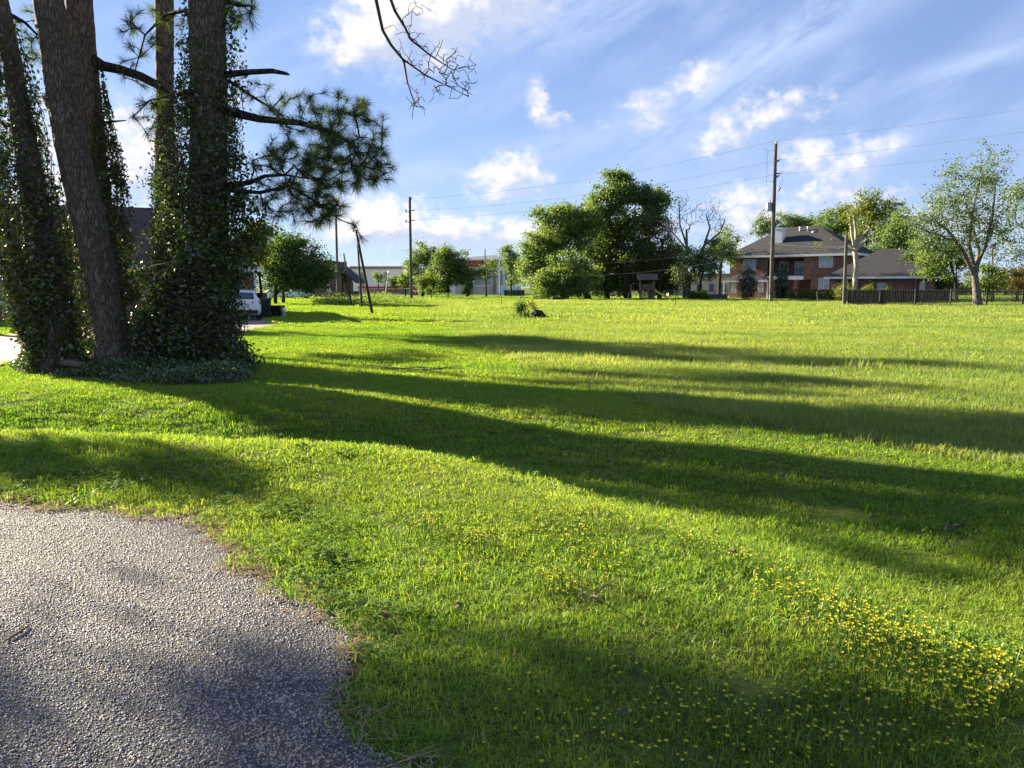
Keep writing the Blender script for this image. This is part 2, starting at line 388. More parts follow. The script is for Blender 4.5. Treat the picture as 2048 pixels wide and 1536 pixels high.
# ------------------------------------------------------------------ road outline and terrain
edge_px = [(0,1003),(60,1016),(120,1022),(190,1021),(280,1030),(380,1036),(410,1058),(432,1084),(470,1130),(520,1152),(560,1178),(600,1203),(645,1222),(678,1256),(698,1292),(702,1332),(690,1368),(668,1402),(676,1432),(700,1462),(740,1496),(782,1536)]
EDGE = [(-60., 14.5), (-30., 9.4), (-16., 7.4), (-9., 6.5), (-6., 6.15)] + [tuple(G(*p))[:2] for p in edge_px] + [(-.1, 2.1), (.55, 1.3), (1.5, .3), (3., -1.2), (6., -4.), (20., -14.)]
def densify(pl, step, jit, seed=3):
    r = np.random.default_rng(seed); out = []
    for (a, b) in zip(pl[:-1], pl[1:]):
        a = np.array(a); b = np.array(b); n = max(1, int(np.linalg.norm(b - a) / step)) if np.linalg.norm(a) < 14 else 1
        for k in range(n): out.append(a + (b - a) * k / n)
    out.append(np.array(pl[-1])); out = np.array(out)
    j = np.convolve(r.normal(0, jit, len(out) + 4), [.25, .5, 1, .5, .25], 'valid')[:len(out)]
    j2 = np.convolve(r.normal(0, jit, len(out) + 4), [.25, .5, 1, .5, .25], 'valid')[:len(out)]
    return out + np.stack([j, j2], 1)
EDGE_D = densify(EDGE, .07, .012)
ROADPOLY = np.vstack([EDGE_D, [(20., -60.), (-60., -60.)]])
def inside(poly, x, y):
    c = np.zeros(x.shape, bool); n = len(poly)
    for i in range(n):
        x1, y1 = poly[i]; x2, y2 = poly[(i+1) % n]
        if y1 == y2: continue
        c ^= ((y1 > y) != (y2 > y)) & (x < (x2 - x1) * (y - y1) / (y2 - y1) + x1)
    return c
def pdist(pl, x, y):
    d = np.full(x.shape, 1e9)
    for (a, b) in zip(pl[:-1], pl[1:]):
        ax, ay = a; bx, by = b; L = (bx-ax)**2 + (by-ay)**2 + 1e-12
        t = np.clip(((x-ax)*(bx-ax) + (y-ay)*(by-ay)) / L, 0, 1)
        d = np.minimum(d, np.hypot(x - ax - t*(bx-ax), y - ay - t*(by-ay)))
    return d
EDGE_C = np.array(EDGE)
def road_d(x, y, fine=True):
    x = np.asarray(x, float); y = np.asarray(y, float)
    pl = EDGE_D if fine else EDGE_C
    near = np.hypot(x, y) < 40
    d = np.full(x.shape, 50.0)
    d[near] = pdist(pl, x[near], y[near])
    ins = inside(ROADPOLY, x, y)
    return np.where(ins, -d, d)
def bumpf(d, c, w): return np.exp(-((d - c) / w) ** 2)
def terr(x, y):
    x = np.asarray(x, float); y = np.asarray(y, float)
    d = road_d(x, y, False)
    fade = np.clip((14 - np.hypot(x, y)) / 6, 0, 1)
    z = .13 * bumpf(d, 1.75, .75) - .30 * bumpf(d, 3.7, 1.0) + .07 * bumpf(d, 6.0, 1.3)
    z = z * np.clip(d / .35, 0, 1) * np.clip(1 - (np.hypot(x, y) - 10) / 14, 0, 1)
    z = z + .025 * fnoise(x, y, .9, 5) * np.clip(d / .8, 0, 1) * np.clip(1 - (np.hypot(x, y) - 25) / 30, 0, 1)
    z = np.where(d < .0, -.035, z)
    return z
def tz(x, y): return float(terr(np.array([x]), np.array([y]))[0])

def axis_vals(a, step, far, g=1.12):
    v = list(np.arange(0, a, step)); s = step
    while v[-1] < far: s *= g; v.append(v[-1] + s)
    return np.array(v)
xp = axis_vals(9, .15, 2500); xs = np.concatenate([-xp[:0:-1], xp])
yp = axis_vals(14, .15, 4000); yn = axis_vals(1, .3, 300, 1.3); ys = np.concatenate([-yn[:0:-1], yp])
gx, gy = np.meshgrid(xs, ys); gz = terr(gx.ravel(), gy.ravel())
nx, ny = len(xs), len(ys)
ii = (np.arange(ny-1)[:, None] * nx + np.arange(nx-1)[None, :]).ravel()
m, b = new_mat('lawn_soil')
tc = b.n('ShaderNodeTexCoord')
n1 = b.n('ShaderNodeTexNoise', {'Vector': tc.outputs['Object'], 'Scale': 9.0, 'Detail': 8, 'Roughness': .7})
n2 = b.n('ShaderNodeTexNoise', {'Vector': tc.outputs['Object'], 'Scale': .12, 'Detail': 5})
n3 = b.n('ShaderNodeTexNoise', {'Vector': tc.outputs['Object'], 'Scale': 1.1, 'Detail': 4})
c = b.mixc(b.ss(n1.outputs[0], .3, .7), (.05, .075, .015), (.11, .15, .028))
c = b.mixc(b.m('MULTIPLY', b.ss(n3.outputs[0], .52, .72), .5), c, (.12, .10, .05))
c = b.mixc(b.m('MULTIPLY', b.ss(n2.outputs[0], .4, .65), .4), c, (.14, .16, .03))
p = b.n('ShaderNodeBsdfPrincipled', {'Base Color': c, 'Roughness': .95}); p.inputs['Specular IOR Level'].default_value = .1
bp = b.n('ShaderNodeBump', {'Strength': .8, 'Distance': .03, 'Height': n1.outputs[0]}); b.t.links.new(bp.outputs[0], p.inputs['Normal'])
finish(m, b, p.outputs[0])
ground = link('ground', raw_mesh('ground', np.stack([gx.ravel(), gy.ravel(), gz], 1), [np.stack([ii, ii+1, ii+nx+1, ii+nx], 1)], smooth=True, mats=(m,)))
tag(ground, kind='structure')

# road sheet (chip seal)
m, b = new_mat('chip_seal')
tc = b.n('ShaderNodeTexCoord')
vo = b.n('ShaderNodeTexVoronoi', {'Vector': tc.outputs['Object'], 'Scale': 120.0})
vd = b.n('ShaderNodeTexVoronoi', {'Vector': tc.outputs['Object'], 'Scale': 120.0}, feature='DISTANCE_TO_EDGE')
n1 = b.n('ShaderNodeTexNoise', {'Vector': tc.outputs['Object'], 'Scale': .8, 'Detail': 4})
sepc = b.n('ShaderNodeSeparateColor', {0: vo.outputs['Color']})
c = b.mixc(sepc.outputs[0], (.05, .047, .048), (.15, .138, .135))
c = b.mixc(b.ss(vd.outputs['Distance'], 0, .12), (.018, .017, .018), c)
c = b.mixc(b.m('MULTIPLY', b.ss(n1.outputs[0], .45, .7), .3), c, (.05, .045, .045))
p = b.n('ShaderNodeBsdfPrincipled', {'Base Color': c, 'Roughness': .8})
bp = b.n('ShaderNodeBump', {'Strength': 1.0, 'Distance': .006, 'Height': b.ss(vd.outputs['Distance'], 0, .25)}); b.t.links.new(bp.outputs[0], p.inputs['Normal'])
finish(m, b, p.outputs[0])
rv = np.column_stack([ROADPOLY, np.zeros(len(ROADPOLY))])
me = bpy.data.meshes.new('road'); me.from_pydata([tuple(v) for v in rv], [], [tuple(range(len(rv)))[::-1]]); me.update(); me.materials.append(m)
if me.polygons[0].normal.z < 0: me.flip_normals()
tag(link('road', me), kind='structure')

# driveway of the left house, slabs of pinkish concrete
drive_px = [(-220, 770), (0, 733), (62, 708), (200, 690), (475, 667), (530, 657), (562, 648), (520, 634), (462, 633), (250, 642), (0, 672), (-260, 690)]
DRIVE = np.array([tuple(G(*q))[:2] for q in drive_px])
me = bpy.data.meshes.new('driveway'); me.from_pydata([(x, y, .03) for x, y in DRIVE] + [(x, y, -.05) for x, y in DRIVE], [], [tuple(range(len(DRIVE)))] + [(i, (i+1) % len(DRIVE), len(DRIVE) + (i+1) % len(DRIVE), len(DRIVE) + i) for i in range(len(DRIVE))]); me.update(); me.materials.append(M['conc'])
import bmesh
bm = bmesh.new(); bm.from_mesh(me); bmesh.ops.recalc_face_normals(bm, faces=bm.faces); bm.to_mesh(me); bm.free()
tag(link('driveway', me), kind='structure')
# far street behind the lawn on the left
mb = MB(); mb.box(-220, -22, 112, 119, -.05, .02); tag(mb.build('far_street', simple('grey_asphalt', (.20, .19, .18), .9)), kind='structure')
# side drive at far left seen past the trunks
mb = MB(); mb.box(-60, -17.5, 33.0, 34.2, -.05, .025); tag(mb.build('side_path', M['conc']), kind='structure')

# ------------------------------------------------------------------ grass (instanced tufts)
def blades(n, rad, h, w, lean, seed, hv=.35):
    r = np.random.default_rng(seed)
    a = r.uniform(0, 6.283, n); q = rad * np.sqrt(r.uniform(0, 1, n)); x = q*np.cos(a); y = q*np.sin(a)
    L = h * (1 + r.uniform(-hv, hv, n)); th = r.uniform(0, 6.283, n); ln = lean * r.uniform(.2, 1.3, n)
    dx, dy = np.cos(th), np.sin(th); fx, fy = -np.sin(th + r.normal(0, .5, n)), np.cos(th + r.normal(0, .5, n))
    ww = w * r.uniform(.6, 1.3, n)
    base = np.stack([x, y, np.full(n, -.012)], 1)
    side = np.stack([fx, fy, np.zeros(n)], 1) * ww[:, None] / 2
    mid = base + np.stack([dx*ln*L*.35, dy*ln*L*.35, L*.62], 1)
    tip = base + np.stack([dx*ln*L, dy*ln*L, L*np.clip(1.05 - .45*ln, .25, 1)], 1)
    V = np.stack([base - side, base + side, mid - side*.8, mid + side*.8, tip], 1).reshape(-1, 3)
    o = np.arange(n)[:, None] * 5
    rn = np.repeat(r.uniform(0, 1, n), 5)
    return V, [o + np.array([[0, 1, 3, 2]]), o + np.array([[2, 3, 4]])], rn
def cards(n, fn): return [fn(k) for k in range(n)]
def tuft_coll(name, specs, mat):
    c = bpy.data.collections.new(name)
    for i, sp_ in enumerate(specs):
        V, Fs, rn = sp_
        me = raw_mesh('%s_%02d' % (name, i), V, Fs, {'rnd': ('POINT', rn)}, mats=(mat,) if not isinstance(mat, tuple) else mat)
        o = bpy.data.objects.new('%s_%02d' % (name, i), me); c.objects.link(o)
    return c
def scatter(name, pts, rotv, scl, idx, tint, coll, label, cat='grass'):
    pts = np.asarray(pts, np.float32); n = len(pts)
    me = bpy.data.meshes.new(name); me.vertices.add(n); me.vertices.foreach_set('co', pts.ravel())
    a = me.attributes.new('rotv', 'FLOAT_VECTOR', 'POINT'); a.data.foreach_set('vector', np.asarray(rotv, np.float32).ravel())
    a = me.attributes.new('sclv', 'FLOAT_VECTOR', 'POINT'); a.data.foreach_set('vector', np.asarray(scl, np.float32).ravel())
    a = me.attributes.new('idx', 'INT', 'POINT'); a.data.foreach_set('value', np.asarray(idx, np.int32))
    a = me.attributes.new('tint', 'FLOAT', 'POINT'); a.data.foreach_set('value', np.asarray(tint, np.float32))
    o = link(name, me)
    g = bpy.data.node_groups.new(name + '_nodes', 'GeometryNodeTree')
    g.interface.new_socket('Geometry', in_out='INPUT', socket_type='NodeSocketGeometry')
    g.interface.new_socket('Geometry', in_out='OUTPUT', socket_type='NodeSocketGeometry')
    gi = g.nodes.new('NodeGroupInput'); go = g.nodes.new('NodeGroupOutput')
    ip = g.nodes.new('GeometryNodeInstanceOnPoints'); ci = g.nodes.new('GeometryNodeCollectionInfo')
    ci.inputs[0].default_value = coll; ci.inputs[1].default_value = True; ci.inputs[2].default_value = True
    def na(nm, t):
        q = g.nodes.new('GeometryNodeInputNamedAttribute'); q.data_type = t; q.inputs[0].default_value = nm; return q.outputs[0]
    er = g.nodes.new('FunctionNodeEulerToRotation')
    L = g.links.new
    L(gi.outputs[0], ip.inputs['Points']); L(ci.outputs[0], ip.inputs['Instance']); ip.inputs['Pick Instance'].default_value = True
    L(na('idx', 'INT'), ip.inputs['Instance Index']); L(na('rotv', 'FLOAT_VECTOR'), er.inputs[0]); L(er.outputs[0], ip.inputs['Rotation'])
    L(na('sclv', 'FLOAT_VECTOR'), ip.inputs['Scale']); L(ip.outputs[0], go.inputs[0])
    md = o.modifiers.new('scatter', 'NODES'); md.node_group = g
    return tag(o, label, cat, kind='stuff')

# keep-out areas
bed_px = [(18, 738), (60, 713), (120, 703), (250, 700), (480, 714), (512, 742), (500, 766), (400, 777), (280, 774), (200, 764), (120, 750), (40, 745)]
BED = np.array([tuple(G(*q))[:2] for q in bed_px])
mow_px = [(868, 600), (880, 640), (930, 668), (1010, 708), (1110, 752), (1200, 790), (1330, 828), (1480, 856), (1700, 892), (2048, 950)]
MOW = [tuple(G(*q))[:2] for q in mow_px]
MEADOW = np.array([MOW[0]] + MOW[1:] + [(40., MOW[-1][1] - .5), (400., 9.), (400., 99.), (MOW[0][0], 99.)])
HOUSES = []   # footprints, filled below as polygons for keep-out
HOUSES.append(np.array([(-35., 34.2), (-13.9, 41.4), (-17.8, 53.), (-39., 46.)]))

def sample_zone(r0, r1, dens, blend, seed, ang=44.0):
    """points by ground distance y between r0 and r1 within +-ang degrees"""
    r = np.random.default_rng(seed); k = math.tan(R(ang))
    lo, hi = max(1.0, r0 * (1 - blend)), r1 * (1 + blend)
    xmin = 3.0
    n = int(dens * (k * (hi**2 - lo**2) + 2 * xmin * (hi - lo)))
    y = np.sqrt(r.uniform(lo**2, hi**2, n)); x = r.uniform(-1, 1, n) * (k * y + xmin)
    p = np.ones(n)
    if blend > 0:
        p *= np.clip((y - lo) / (r0 * (1 + blend) - lo + 1e-9), 0, 1) if r0 > 1.1 else 1
        p *= np.clip((hi - y) / (hi - r1 * (1 - blend) + 1e-9), 0, 1)
    keep = r.uniform(0, 1, n) < p
    x, y = x[keep], y[keep]
    d = road_d(x, y)
    keep = (d > -.02 + .05 * r.normal(0, 1, len(x)).clip(-1, 1)) & ~inside(DRIVE, x, y)
    keep &= ~inside(BED, x, y)
    for h in HOUSES: keep &= ~inside(h, x, y)
    # thin worn strip along the road edge
    keep &= r.uniform(0, 1, len(x)) < np.clip(.45 + d * 1.5 + .35 * fnoise(x, y, 3.0, 31), 0, 1)
    # bare worn spots
    bare = fnoise(x, y, 1.4, 77) + .6 * fnoise(x, y, 3.3, 78)
    keep &= ~((bare > 2.3) & (r.uniform(0, 1, len(x)) < .75) & (y < 12))
    return x[keep], y[keep]
zones = [  # r0, r1, dens, radius, blades, width, seed
    (1.0, 6.5, 210, .11, 60, .0048, 11),
    (6.5, 15, 80, .20, 90, .0075, 12),
    (15, 38, 22, .40, 170, .0105, 13),
    (38, 128, 4.2, .95, 210, .024, 14)]
for zi, (r0, r1, dens, rad, nb, w, seed) in enumerate(zones):
    x, y = sample_zone(r0, r1, dens, 0.0 if zi == 9 else .16, seed)
    n = len(x); r = np.random.default_rng(seed + 50)
    mead = inside(MEADOW, x + .12 * fnoise(x, y, 2.0, 4) * np.clip(y/10, .5, 3), y) & (y < 108)
    z = terr(x, y)
    patch = fnoise(x, y, .35, 21) * .5 + fnoise(x, y, 1.6, 22) * .35
    tint = np.clip(.30 + .48 * patch + .14 * np.sin(x * .55 + y * 1.9 + 1.2 * fnoise(x, y, .15, 91)) * (y > 9) + r.normal(0, .14, n), 0, 1)
    tint[mead] = np.clip(tint[mead] + .12, 0, 1)
    far = np.clip(y / 60, 0, 1)
    rot = np.stack([r.normal(0, .07, n), r.normal(0, .07, n), r.uniform(0, 6.283, n)], 1)
    hs = np.clip(1 + .28 * fnoise(x, y, 1.1, 23) + r.normal(0, .16, n), .45, 1.9)
    sc = np.stack([np.ones(n), np.ones(n), hs], 1) * np.clip(r.normal(1, .12, n), .7, 1.4)[:, None]
    hl, hm = (.040, .09) if zi == 0 else ((.042, .095) if zi == 1 else ((.050, .105) if zi == 2 else (.07, .12)))
    cl = tuft_coll('lawn_tuft_%d' % zi, [blades(nb, rad, hl, w, 1.15, 100 + zi*10 + k, .5) for k in range(5)], M['grass'])
    cm_ = tuft_coll('meadow_tuft_%d' % zi, [blades(nb, rad, hm, w*1.0, .65, 200 + zi*10 + k, .5) for k in range(5)], M['meadow'])
    names = ['the road verge', 'the near lawn', 'the middle lawn', 'the far lawn']
    L_ = ~mead
    pts = np.stack([x, y, z], 1)
    idx = r.integers(0, 5, n)
    if L_.sum(): scatter('lawn_grass', pts[L_], rot[L_], sc[L_], idx[L_], tint[L_], cl, 'short mown green grass of ' + names[zi])
    if mead.sum(): scatter('meadow_grass', pts[mead], rot[mead], sc[mead], idx[mead], tint[mead], cm_, ['taller unmown grass at the right edge', 'taller unmown grass nearest to the mown strip', 'taller unmown grass in the middle of the field', 'taller unmown grass far out in the field'][zi])
#@@SECTION2
# ------------------------------------------------------------------ branching: grow twigs from limbs to target points
class Skel:
    def __init__(s): s.p = []; s.par = []; s.r = []
    def chain(s, pts, rad, parent=-1):
        """explicit limb, pts world Vectors, rad list"""
        pts = [Vector(p) for p in pts]
        first = len(s.p); prev = parent
        for k, p in enumerate(pts):
            if k and (pts[k] - pts[k-1]).length > .5:
                n = int((pts[k] - pts[k-1]).length / .4)
                for j in range(1, n):
                    q = pts[k-1].lerp(pts[k], j / n); s.p.append(q); s.par.append(prev); s.r.append(rad[k-1] + (rad[k]-rad[k-1]) * j / n); prev = len(s.p) - 1
            s.p.append(p); s.par.append(prev); s.r.append(rad[k]); prev = len(s.p) - 1
        return prev
    def near(s, p): 
        a = np.array([tuple(q) for q in s.p]); return int(np.argmin(((a - np.array(tuple(p)))**2).sum(1)))
    def grow(s, targets, step=.4, r_tip=.006, droop=0.0, jit=.12, up=.0, seed=1, minr=0.0, lo=-1e9, rcap=.6):
        r = np.random.default_rng(seed)
        P_ = np.array([tuple(q) for q in s.p]); T = np.asarray(targets, float)
        d0 = np.array([((P_ - t)**2).sum(1).min() for t in T]); order = np.argsort(d0)
        buf = np.zeros((len(P_) + len(T) * 60, 3)); nb = len(P_); buf[:nb] = P_
        grown_from = nb; tips = []
        for i in order:
            t = T[i]; Q = buf[:nb]
            dz = t[2] - Q[:, 2]
            cost = ((Q - t)**2).sum(1) ** .5 + .55 * np.maximum(0, -dz + up) + np.where(Q[:, 2] < lo, 1e4, 0)
            j = int(np.argmin(cost)); a = Q[j].copy(); L = np.linalg.norm(t - a); n = int(min(40, max(1, L / step)))
            prev = j
            off = r.normal(0, jit * L * .3, 3)
            for k in range(1, n + 1):
                f = k / n; p = a + (t - a) * f + off * math.sin(f * 3.14159) + np.array([0, 0, -droop * L * f * (1 - f)]) + r.normal(0, jit * .12 * step, 3) * (f < 1)
                s.p.append(Vector(p)); s.par.append(prev); s.r.append(0.0); buf[nb] = p; prev = nb; nb += 1
            tips.append(prev)
        # pipe radii
        N = len(s.p); acc = [0.0] * N; e = 2.4
        kids = [0] * N
        for i in range(N - 1, -1, -1):
            if i >= grown_from:
                if acc[i] == 0: acc[i] = r_tip ** e
                s.r[i] = min(acc[i] ** (1 / e), rcap)
                q = s.par[i]
                if q >= grown_from: acc[q] += acc[i]
        return [s.p[i] for i in tips]
    def mesh(s, n_big=10, n_small=4, thr=.05, wob=0.0, seed=1):
        N = len(s.p); ch = [[] for _ in range(N)]
        for i, q in enumerate(s.par):
            if q >= 0: ch[q].append(i)
        used = [False] * N; mb = MB()
        roots = [i for i in range(N) if s.par[i] < 0]
        stack = [(i, None) for i in roots]
        rr = np.random.default_rng(seed)
        while stack:
            i, par = stack.pop()
            pts = []; rad = []
            if par is not None: pts.append(s.p[par]); rad.append(min(s.r[par], s.r[i] * 1.25))
            cur = i
            while True:
                pts.append(s.p[cur]); rad.append(s.r[cur])
                k = ch[cur]
                if not k: break
                k = sorted(k, key=lambda q: -s.r[q])
                for q in k[1:]: stack.append((q, cur))
                cur = k[0]
            if len(pts) > 1:
                mb.tube(pts, rad, n_big if max(rad) > thr else n_small, cap=max(rad) > thr)
        return mb

def leaf_quads(C, size, seed, flat=0.0, aspect=.55, sizev=.35, droop=0.0):
    r = np.random.default_rng(seed); n = len(C)
    a = r.normal(0, 1, (n, 3)); a[:, 2] -= droop; a /= np.linalg.norm(a, axis=1)[:, None] + 1e-9
    q = r.normal(0, 1, (n, 3)); 
    if flat: q = q * (1 - flat) + np.array([0, 0, 1]) * flat * 2
    b_ = np.cross(a, q); b_ /= np.linalg.norm(b_, axis=1)[:, None] + 1e-9
    s_ = size * (1 + r.uniform(-sizev, sizev, n))[:, None]
    nrm = np.cross(a, b_)
    V = np.stack([C - a*s_*.5, C + b_*s_*aspect*.5 + nrm*s_*.08, C + a*s_*.5, C - b_*s_*aspect*.5 + nrm*s_*.08], 1).reshape(-1, 3)
    o = np.arange(n)[:, None] * 4
    return V, [o + np.array([[0, 1, 2, 3]])], np.repeat(r.uniform(0, 1, n), 4)
def leaf_obj(name, C, size, mat, parent, loc, seed, **kw):
    V, Fs, rn = leaf_quads(np.asarray(C), size, seed, **kw)
    return link(name, raw_mesh(name, V - np.array(tuple(loc)), Fs, {'rnd': ('POINT', rn)}, mats=(mat,)), parent)

def ell(center, rad, n, seed, shell=.45):
    r = np.random.default_rng(seed); d = r.normal(0, 1, (n, 3)); d /= np.linalg.norm(d, axis=1)[:, None]
    q = r.uniform(0, 1, n) ** shell * np.clip(r.lognormal(0, .13, n), .7, 1.4)
    return np.array(tuple(center)) + d * q[:, None] * np.array(rad)

def tree(name, label, base, trunk, blobs, leaf, n_leaf, lsize, crad, bark, seed, group=None, cat='tree', limbs=(), r_tip=.012, step=.6, up=.3, droop=.0, leaf_mats=None, zmin=.3, lo=None, rcap=.12, shell=.45, sag=0.0):
    """trunk: [(Vector, r)...]; blobs: [(center, (rx,ry,rz), nclusters)]"""
    base = Vector(base); root = empty(name, base, 0, label, cat, group)
    sk = Skel(); sk.chain([p for p, _ in trunk], [r_ for _, r_ in trunk])
    for lb in limbs:
        j = sk.near(lb[0][0]); sk.chain([p for p, _ in lb], [r_ for _, r_ in lb], j)
    T = np.vstack([ell(c, r_, n, seed + 17 * i, shell) for i, (c, r_, n) in enumerate(blobs)])
    T = T[T[:, 2] > zmin]
    lo = base.z + (trunk[-1][0].z - base.z) * .35 if lo is None else lo
    tips = sk.grow(T, step, r_tip, seed=seed, up=up, droop=droop, lo=lo, rcap=rcap)
    mb = sk.mesh()
    mb.v = [tuple(Vector(v) - base) for v in mb.v]
    mb.build('trunk', bark, root, smooth=True)
    if n_leaf:
        r = np.random.default_rng(seed + 5)
        tp = np.array([tuple(t) for t in tips])
        ci = r.integers(0, len(tp), n_leaf) if n_leaf > 3 * len(tp) else np.arange(len(tp)).repeat(max(1, n_leaf // len(tp)))
        C = tp[ci] + r.normal(0, 1, (len(ci), 3)) * np.array([crad, crad, crad * .7]) * r.uniform(.3, 1.1, len(ci))[:, None]
        C[:, 2] -= sag * np.abs(r.normal(0, 1, len(ci)))
        C = C[C[:, 2] > .05]
        leaf_obj('crown', C, lsize, leaf, root, base, seed + 9)
    return root

# ------------------------------------------------------------------ pines with vines, left
def tuft_mesh(centers, dirs, nn, L, w, seed):
    """needle bursts at branch tips"""
    r = np.random.default_rng(seed); n = len(centers)
    C = np.repeat(np.asarray(centers), nn, 0); D = np.repeat(np.asarray(dirs), nn, 0)
    v = r.normal(0, 1, (n * nn, 3)); v /= np.linalg.norm(v, axis=1)[:, None]
    v = v + D * .95; v[:, 2] -= .12; v /= np.linalg.norm(v, axis=1)[:, None]
    LL = (L * r.uniform(.65, 1.15, n * nn))[:, None]
    b_ = np.cross(v, r.normal(0, 1, v.shape)); b_ /= np.linalg.norm(b_, axis=1)[:, None]
    start = C - D * (r.uniform(0, 1, n * nn)[:, None]) * L * .55
    mid = start + v * LL * .55; tip = start + v * LL + np.array([0, 0, -1]) * LL * .14
    V = np.stack([start - b_*w*.5, start + b_*w*.5, mid + b_*w*.5, mid - b_*w*.5, tip], 1).reshape(-1, 3)
    o = np.arange(n * nn)[:, None] * 5
    return V, [o + np.array([[0, 1, 2, 3]]), o + np.array([[3, 2, 4]])], np.repeat(np.repeat(r.uniform(0, 1, n), nn), 5) * .7 + .3 * np.repeat(r.uniform(0, 1, n*nn), 5)

def interp_prof(prof, z):
    zs = [q[0] for q in prof]; return [np.interp(z, zs, [q[k] for q in prof]) for k in range(1, len(prof[0]))]

def pine(label, D, prof_px, seed, vine_px=None, n_vine=0, branches=(), tufts=(), dead=(), top=17.0, vine_lo=0, bark='bark', crown=True, stems=30, vsize=.07, extra=(), flare=1.25):
    """prof_px: [(py, pxleft, pxright)] from base upward; vine_px the same for the vine silhouette (+ density)"""
    m_ = mpp(D)
    pr = []
    for (py, a, c) in prof_px:
        pt = P((a + c) / 2, py, D); pr.append((pt, (c - a) / 2 * m_))
    base = Vector((pr[0][0].x, pr[0][0].y, 0.0)); root = empty('pine_tree', base, 0, label, 'pine tree')
    pts = [base + Vector((0, 0, -.15))] + [p for p, _ in pr]; rad = [pr[0][1] * flare] + [r_ for _, r_ in pr]
    # continue above the picture
    t = (pts[-1] - pts[-3]).normalized(); last = pts[-1]; rl = rad[-1]
    if last.z < top:
        n = 6
        for k in range(1, n + 1):
            f = k / n; pts.append(last + Vector((t.x * (1 - f*.5), t.y, t.z)) * (top - last.z) * f); rad.append(max(.04, rl * (1 - f * .85)))
    # fine trunk surface with bark relief
    sk = Skel(); sk.chain(pts, rad)
    P_ = sk.p; rr = np.random.default_rng(seed)
    nseg = 28; ts = []; tr = []
    for i in range(len(P_) - 1):
        for k in range(4): ts.append(P_[i].lerp(P_[i+1], k / 4)); tr.append(sk.r[i] + (sk.r[i+1] - sk.r[i]) * k / 4)
    mb = MB(); mb.tube(ts, tr, nseg, cap=True)
    V = np.array(mb.v); ringi = np.arange(len(V)) // nseg; ringa = (np.arange(len(V)) % nseg) / nseg * 6.283
    cen = np.array([tuple(q) for q in ts])[np.minimum(ringi, len(ts) - 1)]; rads = np.array(tr)[np.minimum(ringi, len(tr) - 1)]
    off = V - cen; u = ringa * rads * 9; w_ = V[:, 2] * 1.6
    rel = .5 * np.sin(u + 1.7 * np.sin(w_ * 1.3 + seed)) + .4 * np.sin(u * 2.1 + w_ * .9) + .5 * rr.normal(0, 1, len(V))
    low = np.clip(1 - V[:, 2] / .8, 0, 1) * .22 * np.maximum(0, np.sin(ringa * 5 + seed))
    V = cen + off * (1 + .045 * rel + low)[:, None]
    for (px, py, rb) in extra:                                     # burl
        bc = np.array(tuple(P(px, py, D))); dd = np.linalg.norm(V - bc, axis=1); V = V + (off / (np.linalg.norm(off, axis=1)[:, None] + 1e-9)) * (rb * np.exp(-(dd / rb) ** 2))[:, None]
    mb.v = [tuple(v) for v in (V - np.array(tuple(base)))]
    mb.build('trunk', M[bark], root, smooth=True)
    # limbs and needles
    if branches or tufts:
        bs = Skel(); 
        for br in branches:
            bp_ = [P(px, py, D + dy) for (px, py, dy, r_) in br]; j = bs.near(bp_[0]) if bs.p else -1
            if j >= 0 and (bs.p[j] - bp_[0]).length > .6: j = -1
            bs.chain(bp_, [r_ for *_, r_ in br], j)
        T = []
        for (cx, cy, rx, ry, dy, ry_d, n) in tufts:
            a = rr.uniform(0, 6.283, n); q = np.sqrt(rr.uniform(0, 1, n))
            for k in range(n): T.append(tuple(P(cx + rx*q[k]*math.cos(a[k]), cy + ry*q[k]*math.sin(a[k]), D + dy + rr.uniform(-ry_d, ry_d))))
        tips = bs.grow(np.array(T), .22, .0075, seed=seed, up=-.15, jit=.25, rcap=.045, droop=.12)
        mb = bs.mesh(n_big=8); mb.v = [tuple(Vector(v) - base) for v in mb.v]; mb.build('branch', M['barkdark'], root, smooth=True)
        tp = np.array([tuple(q) for q in tips])
        pa = np.array([tuple(bs.p[bs.par[bs.near(q)]]) if bs.par[bs.near(q)] >= 0 else tuple(q) for q in tips])
        dr = tp - pa; dr[:, 2] += .05; dr /= np.linalg.norm(dr, axis=1)[:, None] + 1e-9
        Vn, Fs, rn = tuft_mesh(tp, dr, 70, .25, .0045, seed)
        link('needles', raw_mesh('needles', Vn - np.array(tuple(base)), Fs, {'rnd': ('POINT', rn)}, mats=(M['needle'],)), root)
    if crown:                                                      # crown above the picture
        cs = Skel(); cs.chain(pts[-5:], rad[-5:])
        T = ell((pts[-2].x, pts[-2].y, top - 2.5), (2.6, 2.6, 3.0), 60, seed + 3, .5)
        tips = cs.grow(T, .5, .01, seed=seed + 1, up=-.3, rcap=.07)
        mb = cs.mesh(n_big=8); k0 = 0
        mb.v = [tuple(Vector(v) - base) for v in mb.v]; mb.build('crown_branch', M['barkdark'], root, smooth=True)
        tp = np.array([tuple(q) for q in tips]); dr = rr.normal(0, 1, tp.shape); dr[:, 2] += 1; dr /= np.linalg.norm(dr, axis=1)[:, None]
        tp = np.repeat(tp, 3, 0) + rr.normal(0, .28, (len(tp) * 3, 3)); dr = np.repeat(dr, 3, 0)
        Vn, Fs, rn = tuft_mesh(tp, dr, 34, .27, .011, seed + 2)
        link('crown_needles', raw_mesh('needles', Vn - np.array(tuple(base)), Fs, {'rnd': ('POINT', rn)}, mats=(M['needle'],)), root)
    for dl in dead:
        mb = MB(); dp = [P(px, py, D + dy) - base for (px, py, dy, r_) in dl]; mb.tube(dp, [q[3] for q in dl], 8); mb.build('broken_limb', M['barkdark'], root, smooth=True)
